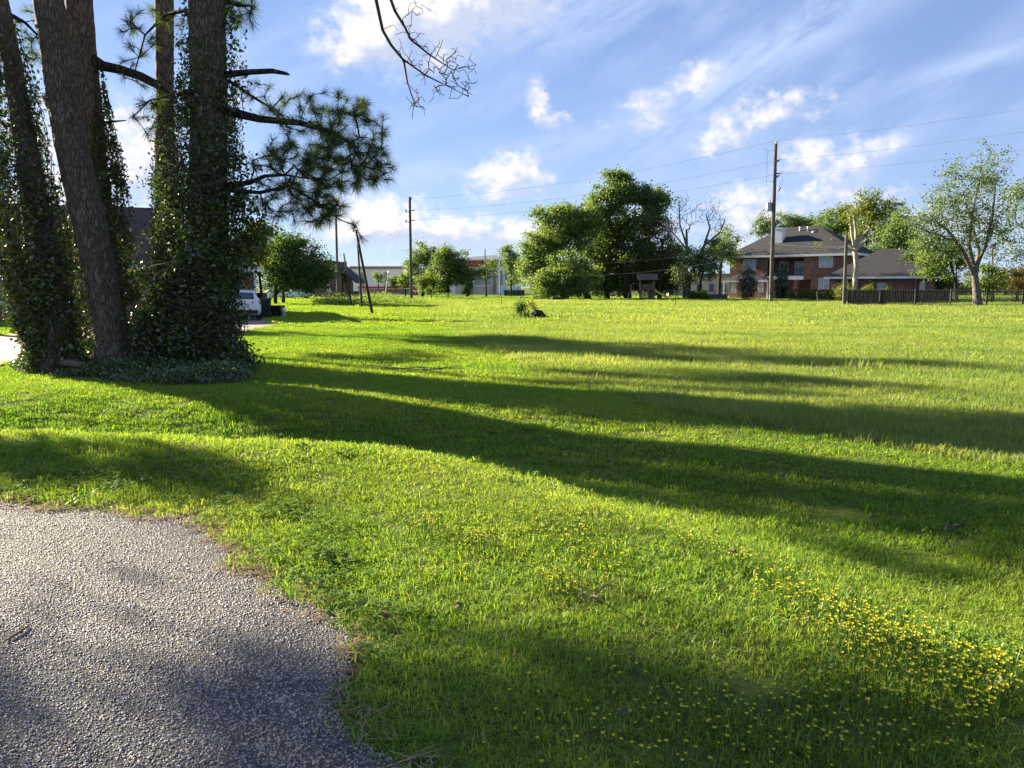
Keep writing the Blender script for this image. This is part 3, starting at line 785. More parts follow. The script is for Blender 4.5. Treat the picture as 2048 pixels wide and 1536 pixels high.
    if vine_px:
        prof = sorted([(P((a + c) / 2, py, D).z, P((a + c) / 2, py, D).x, (c - a) / 2 * m_, dn) for (py, a, c, dn) in vine_px])
        zs = np.array([q[0] for q in prof]); dn = np.array([q[3] for q in prof])
        zz = rr.uniform(max(.02, zs[0]), zs[-1], n_vine * 2); keep = rr.uniform(0, 1, len(zz)) < np.interp(zz, zs, dn); zz = zz[keep][:n_vine]
        xc, rv_ = interp_prof([(q[0], q[1], q[2]) for q in prof], zz)
        aa = rr.uniform(0, 6.283, len(zz))
        nc = max(20, len(zz) // 26); pick = rr.integers(0, nc, len(zz)); spray = rr.uniform(0, 1, len(zz)) < .72   # leaves hang in sprays
        zz = np.where(spray, zz[:nc][pick] + rr.normal(0, .10, len(zz)) - .08 * np.abs(rr.normal(0, 1, len(zz))), zz); zz = np.clip(zz, zs[0], zs[-1]); aa = np.where(spray, aa[:nc][pick] + rr.normal(0, .16, len(zz)), aa)
        puff = rr.normal(0, .10, nc)[pick] * spray
        xc, rv_ = interp_prof([(q[0], q[1], q[2]) for q in prof], zz)
        lump = 1 + .16 * np.sin(aa * 3 + zz * 2.1 + seed) + .13 * np.sin(aa * 5 - zz * 4.3) + .10 * np.sin(zz * 7 + aa * 2)
        q = rv_ * lump * np.clip(rr.normal(.86, .13, len(zz)) + puff, .4, 1.4)
        C = np.stack([xc + q * np.cos(aa), D + q * np.sin(aa) * .95, zz + rr.normal(0, .05, len(zz))], 1)
        C = C[C[:, 2] > .03]
        dry = rr.uniform(0, 1, len(C)) < (.22 if seed % 2 else .1)
        leaf_obj('vine_foliage', C[~dry], vsize, M['vine'], root, base, seed + 7, aspect=.7, droop=.5, sizev=.5)
        leaf_obj('dry_vine_foliage', C[dry], vsize, M['vineY'], root, base, seed + 8, aspect=.62, droop=.5)
        mb = MB()
        for k in range(stems):                                    # bare runners winding over the foliage
            z0 = rr.uniform(.1, zs[-1] * .8); a0 = rr.uniform(0, 6.283); z = z0; a = a0; da = rr.normal(0, .10); pl = []
            kq = rr.uniform(.8, 1.08); dz = rr.choice([-1, 1]) * rr.uniform(.05, .13)
            for j in range(int(rr.uniform(12, 34))):
                z += dz + rr.normal(0, .03); a += da + rr.normal(0, .12); da = da * .9 + rr.normal(0, .05); dz = dz * .97 + rr.normal(0, .018)
                if z < .05 or z > zs[-1]: break
                x_, r_ = interp_prof([(q[0], q[1], q[2]) for q in prof], z); kq = min(1.12, max(.5, kq + rr.normal(0, .05)))
                pl.append((x_ + r_ * kq * math.cos(a) - base.x, D + r_ * kq * math.sin(a) - base.y, z))
            if len(pl) > 3: mb.tube(pl, rr.uniform(.004, .009), 4, cap=False)
        mb.build('vine_stem', M['vstem'], root)
    return root

# rightmost big pine, thickly covered with vine
pine('thick pine smothered in dark green vine, at the right of the pine group', 15.7,
     [(735, 372, 450), (600, 376, 452), (400, 380, 452), (200, 384, 450), (0, 381, 448)], 101,
     vine_px=[(772, 330, 492, 1), (700, 335, 484, 1), (640, 320, 472, 1), (590, 312, 470, 1), (540, 310, 484, 1), (470, 314, 504, .95), (400, 322, 492, .72), (330, 332, 480, .45), (260, 342, 472, .34), (190, 350, 474, .30), (120, 358, 472, .14), (60, 368, 466, .08), (-20, 375, 460, .04)],
     n_vine=36000, stems=170,
     branches=[[(452, 222, 0, .10), (520, 238, -.1, .075), (600, 246, -.2, .06), (660, 262, -.3, .042), (695, 282, -.4, .028), (712, 305, -.4, .014)],
               [(452, 372, .1, .07), (500, 365, 0, .05), (530, 352, -.3, .036), (570, 350, -.5, .028), (640, 360, -.6, .016)],
               [(452, 380, -.2, .05), (520, 385, -.5, .036), (580, 372, -.7, .026), (640, 408, -.9, .022), (680, 440, -1., .012), (710, 450, -1., .008)],
               [(455, 160, .2, .04), (500, 190, .3, .03), (540, 215, .2, .02), (560, 240, 0, .015)],
               [(445, 0, .3, .06), (475, 10, .5, .04), (505, 12, .6, .02)],
               [(395, 60, .2, .06), (370, 20, .6, .045), (330, 30, .9, .03), (290, 70, 1.1, .02), (265, 160, 1.1, .012)],
               [(390, 190, .2, .05), (350, 190, .6, .035), (300, 200, .9, .02), (265, 235, 1.0, .012)]],
     tufts=[(640, 215, 100, 34, 0, .9, 44), (700, 250, 80, 42, -.2, .9, 54), (690, 325, 92, 58, -.3, 1.0, 110), (600, 335, 98, 52, -.3, 1.0, 105), (560, 270, 60, 45, 0, .8, 14), (745, 340, 45, 28, -.2, .6, 16),
            (530, 200, 45, 38, .2, .7, 12), (610, 415, 82, 34, -.6, .8, 52), (660, 400, 40, 40, -.6, .6, 14), (712, 452, 8, 8, -1., .1, 2), (725, 478, 4, 4, -1., .05, 1), (545, 400, 45, 30, -.3, .6, 14),
            (490, 25, 40, 32, .5, .6, 16), (455, 40, 25, 30, .3, .6, 6), (285, 60, 45, 50, 1.0, .6, 16), (260, 125, 30, 45, 1.1, .5, 8), (295, 240, 30, 50, .9, .6, 12), (300, 190, 30, 25, .9, .5, 6), (340, 60, 30, 40, .8, .5, 6)],
     dead=[[(445, 150, 0, .075), (500, 144, -.1, .055), (545, 142, -.2, .05), (572, 147, -.2, .035), (580, 150, -.2, .01)], [(400, 185, -.6, .05), (370, 183, -.9, .045), (352, 190, -1., .03)]])
# slim straight pine
pine('slim straight pine trunk behind the thick vine-covered pine', 18.3,
     [(720, 306, 350), (600, 309, 349), (400, 312, 347), (200, 312, 346), (0, 312, 345)], 102,
     vine_px=[(740, 290, 370, .9), (650, 295, 372, 1), (570, 300, 372, .8), (450, 308, 366, .5), (300, 308, 356, .15), (180, 308, 354, .08)], n_vine=6000, stems=34)
# bare leaning pine
pine('bare leaning pine trunk with a burl, no vine', 15.3,
     [(722, 190, 262), (680, 193, 252), (560, 172, 232), (420, 142, 203), (300, 116, 174), (200, 98, 158), (100, 84, 140), (0, 70, 123)], 103, extra=((93, 206, .12), (76, 55, .05)), flare=1.12)
# pine behind it
pine('pine with one outstretched limb right behind the bare leaning trunk', 17.6,
     [(715, 200, 262), (600, 185, 246), (450, 172, 226), (300, 158, 208), (176, 147, 197), (90, 140, 188), (0, 134, 182)], 105,
     vine_px=[(730, 160, 268, .8), (660, 135, 275, 1), (560, 132, 270, 1), (480, 136, 258, .8), (420, 150, 248, .6), (340, 180, 240, .4), (260, 186, 226, .3), (180, 186, 212, .16), (130, 186, 204, .06)], n_vine=17000, stems=80,
     dead=[[(185, 122, 0, .15), (205, 132, -.05, .115), (240, 139, -.1, .10), (280, 152, -.1, .095), (315, 170, -.1, .09), (335, 185, -.1, .03)], [(200, 246, 0, .035), (225, 243, -.2, .025), (252, 241, -.3, .012)]])
# leftmost pine
pine('leftmost pine, leaning, wrapped in dry and green vine', 15.2,
     [(716, 70, 150), (640, 76, 138), (560, 64, 120), (460, 50, 102), (352, 38, 85), (240, 24, 62), (120, 8, 40), (0, -14, 14)], 107,
     vine_px=[(735, 56, 164, 1), (690, 56, 158, 1), (640, 44, 144, 1), (600, 28, 140, 1), (560, 16, 136, 1), (500, 0, 130, .8), (420, -8, 112, .55), (340, -20, 98, .4), (260, -22, 82, .3), (190, -16, 70, .18), (120, -14, 54, .1), (40, -20, 34, .05)], n_vine=21000, stems=190,
     branches=[[(20, 30, .2, .05), (50, 45, .3, .03), (75, 70, .4, .02)], [(15, 90, 0, .06), (-30, 70, .1, .045), (-80, 85, .2, .03), (-130, 110, .2, .015)], [(25, 160, 0, .05), (-40, 140, -.2, .035), (-100, 150, -.3, .02)]], tufts=[(-75, 85, 75, 55, .1, .7, 34), (-70, 150, 70, 35, -.2, .6, 20), (60, 85, 20, 40, .4, .4, 8), (30, 60, 20, 30, .3, .4, 5), (70, 20, 22, 22, .4, .4, 4)])
# vine-covered stump between the leaning trunk and the thick pine
rr = np.random.default_rng(300)
def vine_mound(label, px, D, wpx, hpx, n, seed):
    b0 = GX(px, D); root = empty('vine_mound', b0, 0, label, 'vine mound'); m_ = mpp(D); r = np.random.default_rng(seed)
    C = ell((b0.x, b0.y, 0), (wpx * m_ / 2, wpx * m_ / 2 * .8, hpx * m_), n, seed, .28); C = C[C[:, 2] > .03]
    lump = 1 + .12 * np.sin(C[:, 0] * 9) * np.sin(C[:, 2] * 8); C = np.array(tuple(b0)) + (C - np.array(tuple(b0))) * lump[:, None]
    dry = r.uniform(0, 1, len(C)) < .2
    leaf_obj('vine_foliage', C[~dry], .062, M['vine'], root, b0, seed + 1, aspect=.62, droop=.4); leaf_obj('dry_vine_foliage', C[dry], .062, M['vineY'], root, b0, seed + 2, aspect=.62)
    mb = MB(); mb.lathe([(wpx*m_*.28, -.02), (wpx*m_*.30, hpx*m_*.4), (wpx*m_*.2, hpx*m_*.75), (.03, hpx*m_*.85)], 12); mb.build('stump', M['barkdark'], root, smooth=True)
    mb = MB()
    for k in range(30):
        a = r.uniform(0, 6.28); z = r.uniform(.1, hpx*m_*.9); pl = []
        for j in range(14):
            a += r.normal(.06, .12); z = max(.03, z + r.normal(0, .07)); q = wpx*m_/2 * math.sqrt(max(.05, 1 - (z/(hpx*m_*1.05))**2)) * r.uniform(.93, 1.05)
            pl.append((q*math.cos(a), q*math.sin(a)*.8, z))
        mb.tube(pl, .005, 4, cap=False)
    mb.build('vine_stem', M['vstem'], root)
vine_mound('low vine-covered mound between bare leaning trunk and thick pine', 300, 15.2, 95, 138, 9000, 310)

# ground cover in the pine bed
r = np.random.default_rng(320)
bx0, by0 = BED.min(0); bx1, by1 = BED.max(0)
x = r.uniform(bx0 - .3, bx1 + .3, 90000); y = r.uniform(by0 - .3, by1 + .3, 90000)
ins = inside(BED, x, y); d = pdist(np.vstack([BED, BED[:1]]), x, y)
sd = np.where(ins, d, -d) + .12 * fnoise(x, y, 2.5, 9)
k = sd > 0; x, y, sd = x[k], y[k], sd[k]
n = min(len(x), 30000); x, y, sd = x[:n], y[:n], sd[:n]
hh = (.10 + .20 * (1 - np.exp(-sd / .4))) * (1 + .25 * fnoise(x, y, 3.0, 10))
C = np.stack([x, y, terr(x, y) + hh * r.uniform(.45, 1.0, n)], 1)
V, Fs, rn = leaf_quads(C, .058, 321, flat=.45, aspect=.6)
tag(link('ground_cover', raw_mesh('ground_cover', V, Fs, {'rnd': ('POINT', rn)}, mats=(M['bedleaf'],))), 'glossy dark ground cover in the bed under the pines', 'ground cover', kind='stuff')
# mound of soil below it
mb = MB(); cx_, cy_ = BED.mean(0)
ring = densify([tuple(q) for q in BED] + [tuple(BED[0])], .3, .02)
vs = [(q[0], q[1], tz(q[0], q[1]) - .04) for q in ring[:-1]]; n = len(vs)
vs2 = [(cx_ + (q[0]-cx_)*.88, cy_ + (q[1]-cy_)*.8, .12) for q in ring[:-1]]; mb.add(vs + vs2 + [(cx_, cy_, .14)], [(i, (i+1) % n, n + (i+1) % n, n + i) for i in range(n)] + [(n + i, n + (i+1) % n, 2*n) for i in range(n)])
tag(mb.build('planting_bed', simple('leaf_mould', (.035, .026, .017), .95, var=.4, scale=12, bump=.6), smooth=True), kind='structure')
mb = MB(); a = P(398, 715, 14.4); c_ = P(440, 719, 14.0); a = Vector((GX(110, 14.9).x, 14.9, .2)); c_ = Vector((GX(165, 14.6).x, 14.6, .17))
mb.tube([a, a.lerp(c_, .5) + Vector((0, 0, .02)), c_], [.07, .075, .065], 10); tag(mb.build('edging_log', M['wood'], smooth=True), 'short weathered edging log in the bed below the leftmost pine', 'log')

# bare branch reaching into the top of the picture
hb = P(770, -330, 11.0); 
root = empty('overhanging_branch', P(430, -420, 14.6), 0, 'bare leafless branch hanging into the top of the view', 'branch')
sk = Skel()
sk.chain([P(425, -420, 14.6), P(560, -430, 13.5), P(680, -330, 12.0), P(735, -120, 11.2), P(752, 0, 11.0), P(765, 60, 11.0), P(782, 90, 11.0), P(805, 118, 11.0), P(850, 150, 11.0), P(890, 170, 11.), P(938, 194, 11.)], [.10, .08, .06, .036, .026, .023, .020, .017, .012, .008, .004])
j = sk.near(P(735, -120, 11.2)); sk.chain([P(760, -60, 10.9), P(790, 22, 10.8), P(810, 55, 10.8), P(822, 80, 10.8), P(860, 110, 10.7), P(905, 140, 10.7), P(952, 130, 10.7)], [.024, .02, .017, .015, .012, .008, .004], j)
j = sk.near(P(805, 118, 11.)); sk.chain([P(808, 125, 11.), P(815, 165, 11.1), P(828, 205, 11.1), P(824, 238, 11.1)], [.015, .011, .008, .005], j)
j = sk.near(P(900, 138, 10.7)); sk.chain([P(903, 145, 10.7), P(915, 170, 10.6), P(945, 190, 10.6)], [.009, .006, .004], j)
r = np.random.default_rng(330); T = []
for (cx, cy, rx, ry, n) in ((860, 120, 60, 50, 90), (832, 195, 22, 36, 34), (912, 150, 46, 40, 54), (815, 60, 45, 40, 26), (918, 165, 30, 28, 16), (835, 20, 30, 30, 14), (880, 180, 30, 20, 14)):
    for k in range(n): T.append(tuple(P(cx + r.normal(0, .5)*rx, cy + r.normal(0, .5)*ry, 10.9 + r.normal(0, .12))))
sk.grow(np.array(T), .06, .0038, seed=331, up=-.6, jit=.5, rcap=.008)
mb = sk.mesh(n_big=8, n_small=5, thr=.02); mb.v = [tuple(Vector(v) - root.location) for v in mb.v]; mb.build('bough', M['twig'], root, smooth=True)

# ------------------------------------------------------------------ trees beyond the left edge of the picture (their shade lies on the road and verge)
def vtree(name, label, x, y, h, rt, blobs, leaf, nl, ls, cr, bark, seed, **kw):
    b0 = Vector((x, y, 0))
    return tree(name, label, b0, [(b0 + Vector((0, 0, -.1)), rt * 1.25), (b0 + Vector((.02, 0, h * .12)), rt), (b0 + Vector((.1, .05, h * .45)), rt * .75), (b0 + Vector((0, .1, h * .8)), rt * .3)],
                [((x + a, y + c_, z), (ra, rb, rc), n) for (a, c_, z, ra, rb, rc, n) in blobs], leaf, nl, ls, cr, bark, seed, **kw)
nq = (.588, .809)
vtree('shade_tree', 'broad leafy tree beyond the left edge of the view, shading the road', -17.8, 12.95, 11, .26,
      [(-.35, -.5, 8.4, 2.8, 2.8, 2.8, 130), (.8, 1.1, 8.3, 1.7, 1.7, .8, 22)] + [(nq[0]*q_, nq[1]*q_, z_, r1_, r1_, r2_, n_) for (q_, z_, r1_, r2_, n_) in ((1.9, 7.4, .8, .3, 12), (2.5, 7.9, .8, .3, 12), (.45, 6.3, .9, .5, 26), (-.7, 6.4, 1.2, .6, 30), (3.05, 5.2, .36, .14, 7), (3.6, 5.75, .34, .12, 6))], M['leafB'], 14000, .17, .32, M['barkdark'], 401, lo=2.5)
vtree('shade_tree', 'tall leafy tree beyond the left edge of the view, behind the drive', -38., 49.0, 22, .35, [(0, 0, 18, 2.2, 2.0, 2.6, 70), (1.2, .6, 15.5, 1.8, 1.8, 1.2, 30), (-1, 0, 12.5, 1.6, 1.6, 1.2, 20)], M['leafB'], 7000, .3, .5, M['barkdark'], 421)
vtree('shade_tree', 'thin-crowned tree beyond the left edge of the view, beside the drive', -30., 35.3, 18, .28, [(1.2, 1.6, 14.6, 1.5, 1.7, 1.2, 16), (-.6, -.9, 13.2, 1.5, 1.7, .9, 14), (.3, .4, 16.2, 1.2, 1.4, 1.0, 12), (.9, 1.3, 11.6, 1.2, 1.5, .6, 9)], M['leafB'], 2600, .28, .38, M['barkdark'], 431)
#@@SECTION3
# ------------------------------------------------------------------ middle and far trees
def blobs_px(D, L, depth=1.0):
    out = []
    for (px, py, rx, ry, n, *o) in L:
        dy = o[0] if o else 0.0
        m_ = mpp(D + dy); c_ = P(px, py, D + dy); out.append((c_, (rx * m_, max(rx * m_ * .85, .4) * depth, ry * m_), n))
    return out
def trunk_px(D, L):
    m_ = mpp(D); out = []
    for i, (px, py, w) in enumerate(L):
        p = P(px, py, D)
        if i == 0: p = Vector((p.x, p.y, 0)); out.append((p + Vector((0, 0, -.2)), w * m_ / 2 * 1.3))
        out.append((p, w * m_ / 2))
    return out
def ptree(label, D, tr, bl, leaf, n_leaf, ls, cr, bark='barkdark', seed=1, name='tree', limbs=(), depth=1.0, **kw):
    n_leaf = int(n_leaf * FULL.get(seed, 1.5)); ls *= 1.12; bl = [(q[0], q[1], q[2], q[3], int(q[4] * 1.35), *q[5:]) for q in bl]
    t = trunk_px(D, tr); base = Vector((t[0][0].x, t[0][0].y, 0))
    lm = [[(P(px, py, D + dy), w * mpp(D) / 2) for (px, py, dy, w) in lb] for lb in limbs]
    return tree(name, label, base, t, blobs_px(D, bl, depth), M[leaf] if leaf else None, n_leaf, ls, cr, M[bark], seed, limbs=lm, **kw)

FULL = {501: 1.7, 502: 2.0, 503: 1.9, 504: 2.0, 505: 1.6, 506: 1.9, 512: 2.0, 513: 1.8, 540: 1.15, 541: 1.2, 530: 1.0}
GC = 'trees of the big clump'
ptree('tall full green tree rising highest out of the clump', 110, [(1256, 600, 16), (1248, 520, 12), (1238, 460, 9), (1262, 440, 7)],
      [(1240, 385, 48, 38, 50), (1205, 415, 34, 40, 30), (1300, 405, 36, 34, 32), (1235, 352, 26, 14, 12), (1285, 445, 56, 30, 24), (1325, 400, 18, 20, 8), (1230, 450, 50, 25, 18)], 'leafB', 15000, .30, .68, seed=501, group=GC,
      limbs=[[(1244, 500, 0, 7), (1222, 455, -1, 5), (1205, 415, -1.5, 3)], [(1243, 480, 0, 7), (1275, 445, 1, 5), (1300, 410, 1, 3)]], r_tip=.02, rcap=.16)
ptree('rounded light green tree at the left end of the clump', 107, [(1178, 600, 12), (1160, 560, 9), (1135, 500, 6)],
      [(1115, 455, 55, 48, 60), (1085, 510, 46, 50, 55), (1150, 470, 50, 55, 50), (1065, 540, 30, 35, 24), (1140, 540, 60, 45, 46), (1110, 560, 58, 24, 30), (1130, 425, 40, 18, 18), (1180, 440, 28, 34, 22)], 'leafA', 19500, .28, .68, seed=502, group=GC, r_tip=.018)
ptree('bright low leafy tree in front of the clump, left of its dark trunks', 101, [(1130, 602, 7), (1128, 570, 5), (1125, 545, 3)],
      [(1125, 545, 42, 34, 40), (1098, 562, 34, 26, 26), (1150, 570, 30, 22, 20)], 'leafA', 7000, .24, .6, seed=503, group=GC, r_tip=.015)
ptree('dark green spreading tree in the middle of the clump', 113, [(1215, 600, 11), (1212, 560, 10), (1222, 500, 7)],
      [(1205, 500, 52, 50, 55), (1250, 520, 62, 48, 60), (1290, 535, 45, 42, 40), (1180, 550, 40, 30, 26), (1250, 475, 55, 30, 26), (1235, 572, 46, 18, 22), (1205, 572, 40, 20, 18)], 'leafC', 18000, .30, .85, seed=504, group=GC, r_tip=.018)
ptree('sparse brownish tree on the right flank of the clump', 109, [(1318, 600, 8), (1322, 540, 6), (1325, 480, 4)],
      [(1325, 465, 30, 30, 40), (1305, 450, 26, 20, 20), (1335, 500, 22, 34, 24)], 'leafN', 2600, .22, .55, seed=505, group=GC, r_tip=.02)
ptree('dense dark tree below the brownish one at the right of the clump', 112, [(1300, 600, 9), (1303, 570, 7), (1310, 530, 4)],
      [(1315, 535, 42, 40, 46), (1345, 520, 22, 40, 24), (1290, 560, 40, 22, 24), (1325, 572, 34, 18, 16)], 'leafC', 9000, .28, .7, seed=506, group=GC, r_tip=.018)
ptree('low feathery pale shrub at the front foot of the clump', 100, [(1098, 604, 4), (1098, 595, 3)], [(1098, 588, 30, 16, 24), (1125, 590, 18, 12, 10)], 'leafA', 2600, .2, .4, seed=507, name='shrub', cat='shrub', zmin=.1, lo=-1)
# bare trees right of the clump
ptree('tall leafless grey tree with upright forking limbs beside the clump', 108, [(1372, 598, 14), (1370, 560, 10), (1374, 510, 6), (1373, 460, 4)],
      [(1366, 430, 34, 42, 150), (1360, 400, 28, 18, 40), (1400, 420, 22, 26, 50)], None, 0, .2, .5, 'barkgrey', 510, r_tip=.015, step=.5, rcap=.1, shell=.5, group='leafless trees',
      limbs=[[(1373, 490, 0, 4.5), (1360, 450, 0, 3), (1358, 405, 0, 1.6)], [(1374, 500, 0, 3.5), (1350, 470, 1, 2.5), (1335, 455, 1, 1.4)]])
ptree('leaning leafless tree curving out to the right of the upright bare one', 105, [(1374, 599, 11), (1378, 560, 9), (1402, 505, 6), (1415, 478, 5)],
      [(1435, 440, 24, 34, 130), (1425, 410, 18, 22, 40), (1448, 460, 12, 20, 26)], None, 0, .2, .5, 'barkgrey', 511, r_tip=.015, step=.5, rcap=.1, shell=.5, group='leafless trees',
      limbs=[[(1410, 485, 0, 5), (1420, 455, 0, 3.2), (1412, 430, 0, 2)], [(1408, 492, 0, 4.5), (1440, 465, .5, 3), (1450, 440, .5, 1.6)]])
ptree('light green many-stemmed leafy tree in front of the leafless pair', 103, [(1398, 600, 5), (1402, 560, 4), (1410, 520, 3)],
      [(1405, 530, 40, 34, 46), (1380, 520, 24, 26, 20), (1425, 505, 24, 26, 20), (1362, 550, 22, 20, 14)], 'leafS', 4600, .22, .55, seed=512, r_tip=.015)
ptree('thin-crowned tree with a dark trunk just left of the big brick house', 112, [(1438, 600, 8), (1440, 545, 6), (1446, 500, 4)],
      [(1450, 485, 28, 26, 30), (1435, 505, 26, 22, 18), (1462, 515, 16, 18, 12)], 'leafA', 3000, .22, .6, seed=513, r_tip=.018)
# trees behind the big house
GH = 'trees behind the big brick house'
ptree('open-crowned far tree above the left slope of the dark roof', 150, [(1540, 600, 7), (1540, 500, 5), (1545, 470, 4)], [(1560, 445, 42, 22, 40), (1520, 455, 24, 22, 22), (1590, 455, 20, 18, 14)], 'leafS', 4200, .28, .7, seed=520, group=GH, r_tip=.025)
ptree('open-crowned far tree above the ridge of the dark roof', 150, [(1615, 600, 7), (1615, 500, 5), (1612, 465, 4)], [(1612, 446, 28, 16, 26), (1640, 455, 18, 16, 14)], 'leafS', 2600, .28, .7, seed=521, group=GH, r_tip=.025)
ptree('full green tree behind the right slope of the dark roof', 125, [(1672, 600, 9), (1672, 520, 7), (1675, 470, 5)], [(1672, 445, 34, 28, 40), (1655, 470, 30, 26, 26), (1700, 470, 30, 36, 30), (1690, 425, 16, 14, 10)], 'leafB', 6500, .28, .8, seed=522, group=GH, r_tip=.02)
ptree('tall wispy olive tree behind the pale pruned trunk', 118, [(1735, 600, 9), (1735, 510, 7), (1732, 440, 4)], [(1738, 405, 20, 26, 26), (1722, 430, 26, 24, 24), (1750, 445, 36, 26, 30), (1775, 420, 24, 20, 18), (1720, 470, 34, 24, 26), (1770, 475, 36, 26, 26)], 'leafY', 7500, .26, .75, seed=523, group=GH, r_tip=.02)
ptree('dense tree behind the garage roof', 112, [(1790, 600, 9), (1790, 530, 7), (1788, 480, 5)], [(1790, 470, 42, 32, 46), (1815, 500, 38, 40, 44), (1765, 500, 30, 26, 24), (1800, 440, 26, 20, 16)], 'leafB', 8000, .26, .75, seed=524, group=GH, r_tip=.02)
# pale pruned sycamore
ptree('pale-barked pruned tree with bare upright stubs in front of the garage', 88, [(1709, 592, 11), (1710, 560, 9), (1713, 530, 10), (1711, 508, 10), (1709, 496, 10)],
      [(1695, 432, 20, 14, 10), (1735, 440, 22, 16, 10), (1640, 492, 8, 6, 3)], 'leafY', 500, .2, .4, 'barkpale', 530, r_tip=.018, lo=5.5, rcap=.05,
      limbs=[[(1710, 498, 0, 7), (1704, 470, 0, 5.5), (1701, 436, 0, 5)], [(1711, 498, 0, 7), (1712, 465, .3, 5), (1708, 430, .3, 4.5)], [(1712, 497, 0, 7), (1722, 475, 0, 5), (1740, 455, 0, 3)], [(1713, 500, 0, 6), (1730, 482, -.5, 4), (1752, 460, -.5, 2.5)], [(1706, 500, 0, 6), (1690, 495, -.4, 4), (1670, 500, -.6, 3)], [(1708, 498, 0, 5), (1690, 485, .3, 3.5), (1662, 478, .3, 2)]])
# the big airy tree on the right
ptree('large airy tree with fluttering leaves and a grey trunk behind the iron fence', 66, [(1956, 612, 19), (1953, 580, 14), (1950, 555, 12), (1948, 530, 11)],
      [(1935, 400, 72, 60, 95), (1975, 340, 38, 40, 50), (1880, 420, 46, 44, 52), (1850, 455, 36, 24, 24), (1960, 450, 50, 50, 50), (1905, 480, 60, 40, 50), (1870, 500, 34, 34, 26), (1990, 480, 30, 40, 22), (1905, 345, 22, 26, 16), (1840, 440, 26, 18, 14), (1855, 480, 34, 26, 22)], 'leafS', 10500, .17, .48, 'barkgrey', 540, r_tip=.014, rcap=.13, up=.5,
      limbs=[[(1950, 545, 0, 9), (1938, 490, 0, 7), (1944, 430, .3, 5), (1960, 360, .3, 2.5)], [(1950, 540, 0, 8), (1972, 490, -.4, 6), (1985, 430, -.6, 5), (1990, 380, -.6, 3)], [(1948, 550, 0, 9), (1925, 500, -.5, 7), (1895, 460, -1., 4.5), (1870, 440, -1., 2.5)], [(1952, 550, 0, 9), (1958, 500, 1, 7), (1940, 440, 1.5, 4), (1925, 380, 1.5, 2.5)]])
ptree('second airy tree at the right edge of the view', 72, [(2085, 610, 18), (2080, 560, 14), (2068, 500, 9), (2050, 440, 5)],
      [(2040, 385, 36, 40, 40), (2075, 410, 48, 60, 60), (2020, 450, 32, 40, 26), (2100, 470, 40, 50, 40), (2030, 510, 26, 30, 16)], 'leafS', 5200, .17, .48, 'barkgrey', 541, r_tip=.014, rcap=.12)
ptree('leafy yellow-green tree hanging low left of the large airy tree', 74, [(1915, 608, 6), (1910, 560, 5), (1900, 520, 4)], [(1890, 510, 42, 32, 40), (1862, 540, 32, 26, 24), (1920, 525, 32, 34, 24), (1845, 500, 30, 26, 22)], 'leafA', 5600, .17, .4, seed=542, r_tip=.012)
ptree('olive bushy tree at the foot of the large airy tree, on its right', 80, [(1985, 606, 5), (1985, 570, 4)], [(1985, 545, 26, 36, 30), (1970, 575, 22, 20, 14)], 'leafA', 2800, .18, .42, seed=543, r_tip=.012)
ptree('reddish brown shrub at the far right behind the iron fence', 82, [(2035, 604, 5), (2035, 580, 4)], [(2035, 562, 36, 32, 40), (2070, 560, 30, 34, 30)], 'leafR', 5200, .16, .42, seed=544, name='shrub', cat='shrub', r_tip=.012)
ptree('dark bushy tree between garage and large airy tree', 96, [(1850, 602, 6), (1850, 560, 5)], [(1850, 540, 30, 26, 30), (1880, 560, 40, 24, 34), (1830, 520, 24, 20, 16)], 'leafC', 5200, .22, .55, seed=545, r_tip=.014)
# far tree line closing the horizon on the right and left
far_spec = [(1760, 590, 40), (1850, 580, 46), (1930, 585, 50), (2010, 575, 55), (2090, 570, 55), (1480, 590, 30), (870, 585, 26), (640, 586, 30), (-20, 560, 60), (80, 575, 50)]
far_lab = ['behind the garage', 'behind the wooden fence end', 'behind the large airy tree', 'behind the reddish shrub', 'past the right edge', 'left behind the big house', 'behind the paired roadside trees', 'behind the grey-roofed cottage', 'at the left edge behind the leftmost pine', 'between leftmost and leaning pine']
for i, (px, py, rx) in enumerate(far_spec):
    ptree('distant bushy tree ' + far_lab[i], 175 if i < 8 else 70, [(px, 592 if i < 8 else 611, 6), (px, py + 6, 5), (px + 2, py, 4)], [(px, py - 8, rx, 22, 34), (px + rx*.5, py - 2, rx*.6, 16, 16), (px - rx*.5, py - 4, rx*.6, 18, 16)], ['leafB', 'leafC', 'leafA'][i % 3], 3200, .42 if i < 8 else .2, .9 if i < 8 else .45, seed=560 + i, group='distant trees', r_tip=.03, zmin=.2)
# roadside pair, left of centre
ptree('open pale green roadside tree behind the tall centre pole', 135, [(845, 596, 6), (846, 565, 5), (850, 530, 4)], [(850, 508, 26, 20, 26), (830, 530, 24, 24, 22), (868, 520, 24, 22, 18), (835, 560, 20, 18, 12)], 'leafB', 4200, .3, .7, seed=580, r_tip=.022)
ptree('dense round roadside tree right of the tall centre pole', 128, [(896, 597, 7), (896, 570, 6), (900, 540, 4)], [(905, 535, 38, 34, 50), (875, 550, 30, 30, 26), (930, 550, 18, 24, 16), (895, 508, 22, 14, 12)], 'leafC', 8000, .3, .75, seed=581, r_tip=.022)
ptree('small bright roadside tree left of the dense round one', 122, [(863, 597, 3), (863, 580, 2.5)], [(862, 562, 16, 20, 20), (845, 570, 12, 14, 10)], 'leafA', 1600, .26, .5, seed=582, r_tip=.02)
ptree('slender tree beside the grey street lamp pole', 140, [(1022, 595, 4), (1022, 560, 3.5), (1020, 530, 3)], [(1020, 520, 18, 26, 26), (1030, 545, 18, 24, 16), (1015, 500, 12, 10, 8)], 'leafB', 2600, .3, .6, seed=583, r_tip=.02)
